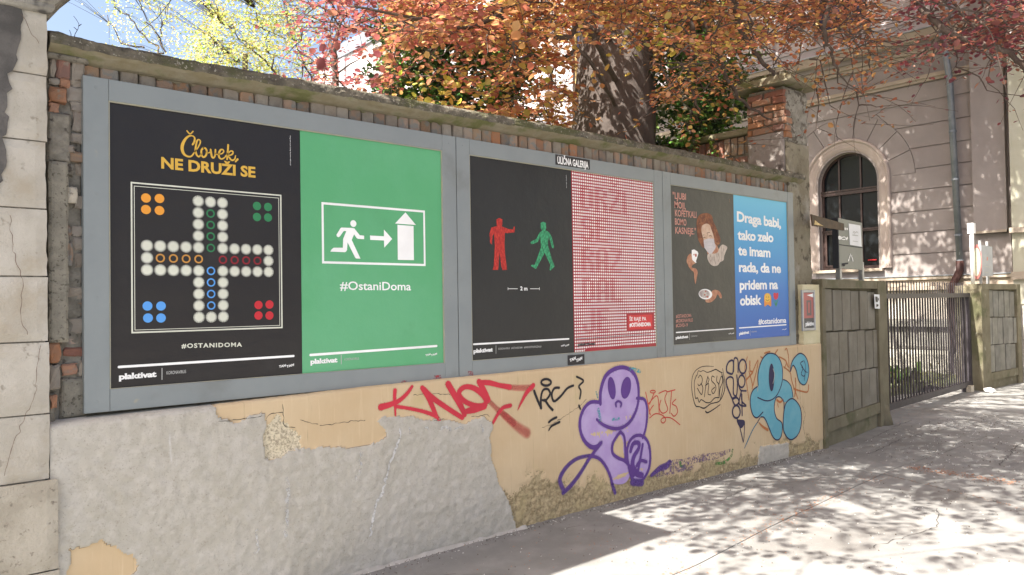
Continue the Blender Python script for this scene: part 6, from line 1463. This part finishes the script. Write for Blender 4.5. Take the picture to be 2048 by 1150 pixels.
def connect(p, maxd=3.0):
    arr = np.array([(v.x, v.y, v.z) for v in cr.n]); d = np.linalg.norm(arr-np.array(p), axis=1)+.35*np.maximum(0, p.z-arr[:, 2]); k = int(d.argmin())
    return k, float(d[k])
sprays = []
# (a) the part of the crown the picture shows
tries = 0
while len(sprays) < 1250 and tries < 60000:
    tries += 1
    px = rnd.uniform(560, 2100); py = rnd.uniform(-60, 285)
    d_ = dens(min(px, 2050), max(py, 0))
    if rnd.random() > d_: continue
    if px > 1800: t = rnd.uniform(4.4, 6.6)
    elif px > 1560: t = rnd.uniform(5.4, 9.0)
    else: t = rnd.uniform(5.6, 8.8) if px > 800 else rnd.uniform(6.2, 9.5)
    p = at(px, py, t)
    if not wallclear(p): continue
    if 1130 < px < 1320 and 60 < py < 300 and t < 7.2 and rnd.random() < .85: continue
    sprays.append((p, True))
# (b) the crown above the picture, that shades pavement and facade
def shade(gx, gy):
    if gx < 3.4: return .07
    if gy < -1.25 and gx < 5.6: return .06
    if gy < -2.2: return .14 if gx < 8 else .45
    if gx < 4.6: return .26
    if gx < 7: return .42
    return .62
SD = SUN/SUN.z
nb = 0; tries = 0
while nb < 1600 and tries < 90000:      # boughs between the sun and the pavement
    tries += 1; gx = rnd.uniform(2.4, 16); gy = rnd.uniform(-4.6, .8 if gx < 9.5 else 5.5)
    if rnd.random() > shade(gx, gy)*(.62+.85*float(vn(gx*.55+3, gy*.8+9, 2))): continue
    p = Vector((gx, gy, -1.1))+SD*rnd.uniform(3.8, 8.5)
    if p.y < .5 and p.x < -1.5: continue
    pr = proj(p)
    if p.z < 2.7 or (pr and pr[1] > -70 and -100 < pr[0] < 2150): continue
    sprays.append((p, False)); nb += 1
nb = 0; tries = 0
while nb < 2300 and tries < 90000:      # boughs between the sun and the lilac facade
    tries += 1; fy = rnd.uniform(-.5, 9) if rnd.random() < .8 else rnd.uniform(9, 14); fz = rnd.uniform(-1, 9.5)
    if fz > 6 and rnd.random() < .45: continue
    p = Vector((16.5, fy, fz))+SD*rnd.uniform(2.0, 6.5)
    pr = proj(p)
    if p.z > 12 or (pr and pr[1] > -70 and -100 < pr[0] < 2150): continue
    sprays.append((p, False)); nb += 1
sprays.sort(key=lambda s_: (s_[0]-Vector((6, 1.8, 4.5))).length)
for p, vis in sprays:
    k, d = connect(p); q_ = cr.n[k]
    out = (p-q_); out.z *= .25
    if out.length < .05: out = Vector((rnd.gauss(0,1), rnd.gauss(0,1), 0))
    out = (out.normalized()+Vector((rnd.gauss(0,.4), rnd.gauss(0,.4), 0))).normalized()
    if d < 1.6 or not vis:
        mid = q_.lerp(p, .5)+Vector((rnd.gauss(0,.05), rnd.gauss(0,.05), .06*d))
        pm = proj(mid)
        if d < (1.5 if vis else 2.6) and not (pm and 0 < pm[0] < 2048 and 0 < pm[1] < 600 and dens(pm[0], pm[1]) < .2): 
            twigs.tube([q_, q_.lerp(mid, .5)+Vector((0,0,.02*d)), mid, mid.lerp(p, .5)+Vector((0,0,.01)), p], [.008, .007, .006, .005, .004], 4, cap=False)
            k = cr.node(mid, k)
        k = cr.node(p, k)
    if vis: pts, ok = spray(p, out, rnd.uniform(.35, .75), rnd.randint(18, 30), (.066 if 760 < proj(p)[0] < 1560 else .050) if p.y > .3 else .046)
    else: pts, ok = spray(p, out, rnd.uniform(.6, 1.1), rnd.randint(15, 22), .085 if p.x < 10.5 else .12)
    twigs.tube(pts, [.004, .0035, .003, .0025, .002, .0015], 3, cap=False)
def leaf_object(name, m, parent):
    me = bpy.data.meshes.new(name); V = np.array([(v.x, v.y, v.z) for v in LV], dtype=np.float32); F = np.array(LF, dtype=np.int32)
    me.vertices.add(len(V)); me.vertices.foreach_set('co', V.ravel()); me.loops.add(len(F)*3); me.polygons.add(len(F))
    me.loops.foreach_set('vertex_index', F.ravel()); me.polygons.foreach_set('loop_start', np.arange(0, len(F)*3, 3, dtype=np.int32)); me.update(calc_edges=True)
    at_ = me.color_attributes.new('tint', 'FLOAT_COLOR', 'POINT'); C = np.ones((len(V), 4), np.float32); C[:, :3] = np.array(LC); at_.data.foreach_set('color', C.ravel())
    me.materials.append(m); o = link(name, me, parent); LV.clear(); LF.clear(); LC.clear(); return o
stuff(leaf_object('foliage', m_leaf, beech))
stuff(twigs.build('twigs', m_twig, beech))
# the nearest big leaves one by one, a few meshes shared
lm = []
for mm_, nm in ((m_leaf_one, 0), (m_leaf_yellow, 1)):
    leaf(Vector((0,0,0)), Vector((1,0,0)), Vector((0,0,1)), 1.0, (1,1,1)); mb = MB(); mb.add(LV[:], LF[:]); lm.append(mb.mesh('leaf', mm_)); LV.clear(); LF.clear(); LC.clear()
m_leaf_dark = leafmat('purple_leaf_single', (.30,.05,.055), tint=False, rand=.3); mb = MB(); lmd = lm[0].copy(); lmd.materials.clear(); lmd.materials.append(m_leaf_dark)
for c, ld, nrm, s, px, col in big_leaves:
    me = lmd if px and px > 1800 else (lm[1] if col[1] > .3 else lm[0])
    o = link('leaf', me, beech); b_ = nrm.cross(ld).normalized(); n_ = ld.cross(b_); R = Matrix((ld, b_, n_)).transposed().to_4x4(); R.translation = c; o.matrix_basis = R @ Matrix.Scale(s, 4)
# yellow-green young leaves hanging low over the coping
def hang_cluster(px, py, t, n, cols, spread=.16, size=.07):
    p = at(px, py, t)
    for i in range(n):
        c = p+Vector((rnd.gauss(0, spread), rnd.gauss(0, spread), rnd.gauss(0, spread*.35))); ld = Vector((rnd.gauss(0,1), rnd.gauss(0,1), -.5)).normalized(); leaf(c, ld, Vector((rnd.gauss(0,.5), rnd.gauss(0,.5), 1)), size*rnd.uniform(.7,1.2), tuple(a*rnd.uniform(.8,1.2) for a in rnd.choice(cols)))
yl = [(.62,.55,.10),(.66,.58,.16),(.55,.45,.08),(.62,.42,.08)]
for px, py, n in [(850,170,10),(880,185,14),(910,195,10),(960,165,18),(1000,170,16),(925,170,10),(1320,70,14),(1330,85,12),(1275,15,10),(1350,100,8),(1530,70,8),(1215,110,5)]: hang_cluster(px, py, 6.3, n, yl)
stuff(leaf_object('young_foliage', m_leaf, beech))
# spring green trees far behind
def far_tree(label, base, top, crown_c, rad, n, size, cols, px_rng, densf, seed, branches):
    t = thing('spring_tree', label, 'tree', base, 'pale green trees behind the wall'); r = random.Random(seed)
    mb = MB(); mb.tube([base, (base[0], base[1], base[2]+2), (base[0]+.1, base[1], top-.5)], [.22, .17, .05], 8); mb.build('trunk', m_twig_pale, t, smooth=True)
    mb = MB(); tips = []
    for pts in branches:
        P = [at(*p) for p in pts]; P2 = []
        for a, b in zip(P, P[1:]):
            for j in range(5): P2.append(a.lerp(b, j/5)+Vector((r.gauss(0,.03), r.gauss(0,.03), r.gauss(0,.03))))
        P2.append(P[-1]); mb.tube(P2, [.020-.014*i/len(P2) for i in range(len(P2))], 5); tips += P2
    mb.build('limb', m_twig, t)
    k = 0; tries = 0; tw = MB()
    while k < n and tries < n*60:
        tries += 1; p = Vector((crown_c[0]+r.gauss(0, rad[0]), crown_c[1]+r.gauss(0, rad[1]), crown_c[2]+r.gauss(0, rad[2])))
        pr = proj(p)
        if not pr: continue
        if -20 < pr[0] < 2060 and pr[1] > -20:
            if r.random() > densf(pr[0], pr[1]): continue
            if float(vn(pr[0]/26, pr[1]/20, seed)) < .38: continue
        q_ = tips[min(range(0, len(tips), 2), key=lambda i: (tips[i]-p).length)] if r.random() < .35 else None
        if q_ is not None and (q_-p).length < 2: tw.tube([q_, q_.lerp(p, .5)+Vector((0,0,.05)), p], [.005,.004,.003], 3, cap=False)
        c = r.choice(cols)
        for j in range(8):
            cc = tuple(a*r.uniform(.8, 1.2) for a in c); leaf(p+Vector((r.gauss(0,.13), r.gauss(0,.13), r.gauss(0,.10))), Vector((r.gauss(0,1), r.gauss(0,1), r.gauss(-.3,.6))), Vector((r.gauss(0,.7), r.gauss(0,.7), 1)), size*r.uniform(.6, 1.2), cc)
        k += 1
    stuff(leaf_object('foliage', m_green_leaf, t)); stuff(tw.build('twigs', m_twig, t)); return t
gcol = [(.52,.55,.14),(.60,.60,.22),(.45,.50,.12),(.62,.58,.25)]
c1 = at(265,40,17); c2 = at(480,70,15)
far_tree('thin pale green spring tree with sparse leaves at the upper left', (c1.x, c1.y, -1.1), 6, c1, (1.3,1.3,1.4), 900, .05, gcol, None, lambda x, y: (.5 if 215 < x < 350 and y < 95 else (.22 if 205 < x < 370 and y < 130 else 0)), 5,
    [[(330,110,17),(290,70,17),(255,35,17),(225,0,17),(205,-40,17)], [(330,110,17),(305,60,17),(285,20,17),(270,-20,17)], [(290,97,17),(240,85,17),(215,30,17)], [(318,85,17),(330,40,17),(340,0,17)]])
far_tree('fuller yellow green spring tree beside the copper leaves at the upper left', (c2.x, c2.y, -1.1), 6, c2, (1.5,1.5,1.5), 3000, .052, gcol, None, lambda x, y: (.95 if 350 < x < 600 and 20 < y < 140 else (.6 if 420 < x < 620 and y <= 20 else (.35 if 340 < x < 660 and y < 165 else 0)))*(1.0 if x > 420-y*.4 else .3), 3,
    [[(560,160,15),(520,110,15),(470,65,15),(440,40,15)], [(560,160,15),(540,90,15),(515,40,15),(500,-10,15)], [(480,130,15),(455,105,15),(430,80,15)], [(640,180,15),(600,110,15),(575,40,15),(560,-20,15)]])
# conifers behind the beech
def conifer(label, px0, px1, t, py0, py1, n, seed):
    c = at((px0+px1)/2, 200, t); r = random.Random(seed); tr = thing('yew_tree', label, 'tree', (c.x, c.y, -1.1), 'dark evergreens behind the beech')
    mb = MB(); mb.tube([(c.x, c.y, -1.15), (c.x, c.y, 1), (c.x+.1, c.y, 4.2)], [.2, .15, .05], 8); mb.build('trunk', m_bark, tr, smooth=True)
    for i in range(n):
        px = r.uniform(px0, px1); py = py0+(py1-py0)*r.random(); tt = t+r.uniform(-.8, .8); p = at(px, py, tt)
        if float(vn(px/30, py/24, seed)) < .30: continue
        d0 = Vector((r.gauss(0,1), r.gauss(0,1), r.gauss(-.3,.4))).normalized(); g_c = r.choice([(.06,.12,.03),(.10,.18,.04),(.035,.06,.025),(.18,.26,.06)])
        for j in range(22):
            q_ = p+d0*(.018*j); sd = Vector((r.gauss(0,1), r.gauss(0,1), r.gauss(0,.5))).normalized(); leaf(q_, (d0*.5+sd).normalized(), Vector((r.gauss(0,.6), r.gauss(0,.6), 1)), .06, tuple(a*r.uniform(.7,1.3) for a in g_c))
    stuff(leaf_object('foliage', m_needle, tr))
conifer('dark green feathery evergreen seen between the copper leaves left of the trunk', 770, 1060, 9.5, 20, 300, 1500, 2)
conifer('dark green evergreen right of the beech trunk in front of the building', 1300, 1480, 9.6, -40, 330, 800, 4)
0 and conifer('low green bush behind the wall just right of the beech trunk', 1290, 1400, 8.8, 190, 330, 300, 6)
# thin grey pole-like stem
ps = thing('young_tree', 'slender grey stem of a young tree in front of the white building', 'tree', tuple(at(672, 300, 9.0)))
pts = [at(672,420,9.0), at(671,150,9.0), at(668,100,9.0), at(676,60,9.0), at(690,20,9.0)]; mb = MB(); mb.tube(pts, [.045,.04,.032,.02,.012], 8); mb.build('trunk', m_bark, ps, smooth=True)
mb = MB(); mb.tube([pts[1], at(700,128,9.0), at(716,120,9)], [.014,.01,.006], 5); mb.tube([pts[2], at(690,75,9), at(700,40,9)], [.012,.01,.006], 5); mb.build('branch', m_bark, ps)
# weeds
wd = thing('dry_sprout', 'small bare dry sprout growing from the wall coping at the upper left', 'plant', tuple(onY(148, 77, .1)))
mb = MB()
for l in ([(148,80),(150,68),(156,58),(158,48),(152,38),(147,32)], [(158,52),(163,48)], [(154,60),(150,56),(147,54)], [(142,78),(142,68),(139,60)]): mb.tube([onY(a, b, .1) for a, b in l], [.0022-.0012*i/len(l) for i in range(len(l))], 4)
mb.build('stem', m_twig, wd)
def tuft(x, y, n, h, cols, seed, label):
    r = random.Random(seed); 
    for i in range(n):
        b = Vector((x+r.gauss(0,.12), y+r.gauss(0,.12), -1.12)); leaf(b+Vector((0,0,r.random()*h*.5)), Vector((r.gauss(0,.5), r.gauss(0,.5), 1)), Vector((r.gauss(0,1), r.gauss(0,1), .3)), h*r.uniform(.4,1), tuple(a*r.uniform(.7,1.2) for a in r.choice(cols)))
    o = leaf_object('garden_weed', m_green_leaf, None); tag(o, label, 'plant', 'weeds behind the gate')
gc = [(.07,.12,.025),(.11,.15,.035),(.16,.16,.05)]
for k, (px, py, lb) in enumerate([(1858,738,'bright green weed tuft in the garden seen through the right half of the gate'), (1800,765,'low green weed tuft behind the lower left of the gate bars'), (1885,745,'small green weed tuft behind the gate close to its far end')]):
    p = hit(px, py, (0, 0, -1.1), (0, 0, 1)); tuft(p.x, p.y, 90, .26, gc, k, lb)
mb = MB()
for k in range(2600):
    x = rnd.uniform(9.5, 16); y = rnd.uniform(1.3, 5); s = rnd.uniform(.02, .07); a = rnd.random()*6.28; z = -1.10+float(fbm(x, y, .9, 4)-.5)*.22
    mb.add([(x-math.cos(a)*s*.3, y-math.sin(a)*s*.3, z), (x+math.cos(a)*s*.3, y+math.sin(a)*s*.3, z), (x+rnd.gauss(0,.02), y+rnd.gauss(0,.02), z+s*1.6)], [(0,1,2)])
o = mb.build('garden_grass', mat('grass_blades', (.09,.11,.03), (.16,.15,.06), 9, .8)); tag(o, 'thin grass growing on the garden ground behind the gate', 'grass', kind='stuff')
for k in range(14):
    x = 10.5+k*.38+rnd.uniform(-.1,.1); y = 1.7+rnd.uniform(0, 1.6)+k*.04; rock('garden_stone', (x, y, -1.14), (rnd.uniform(.08,.2), rnd.uniform(.06,.14), rnd.uniform(.03,.07)), mat_pl2, 80+k, 'flat pale stone lying in the garden behind the metal gate', 'stone', 'stones in the garden')
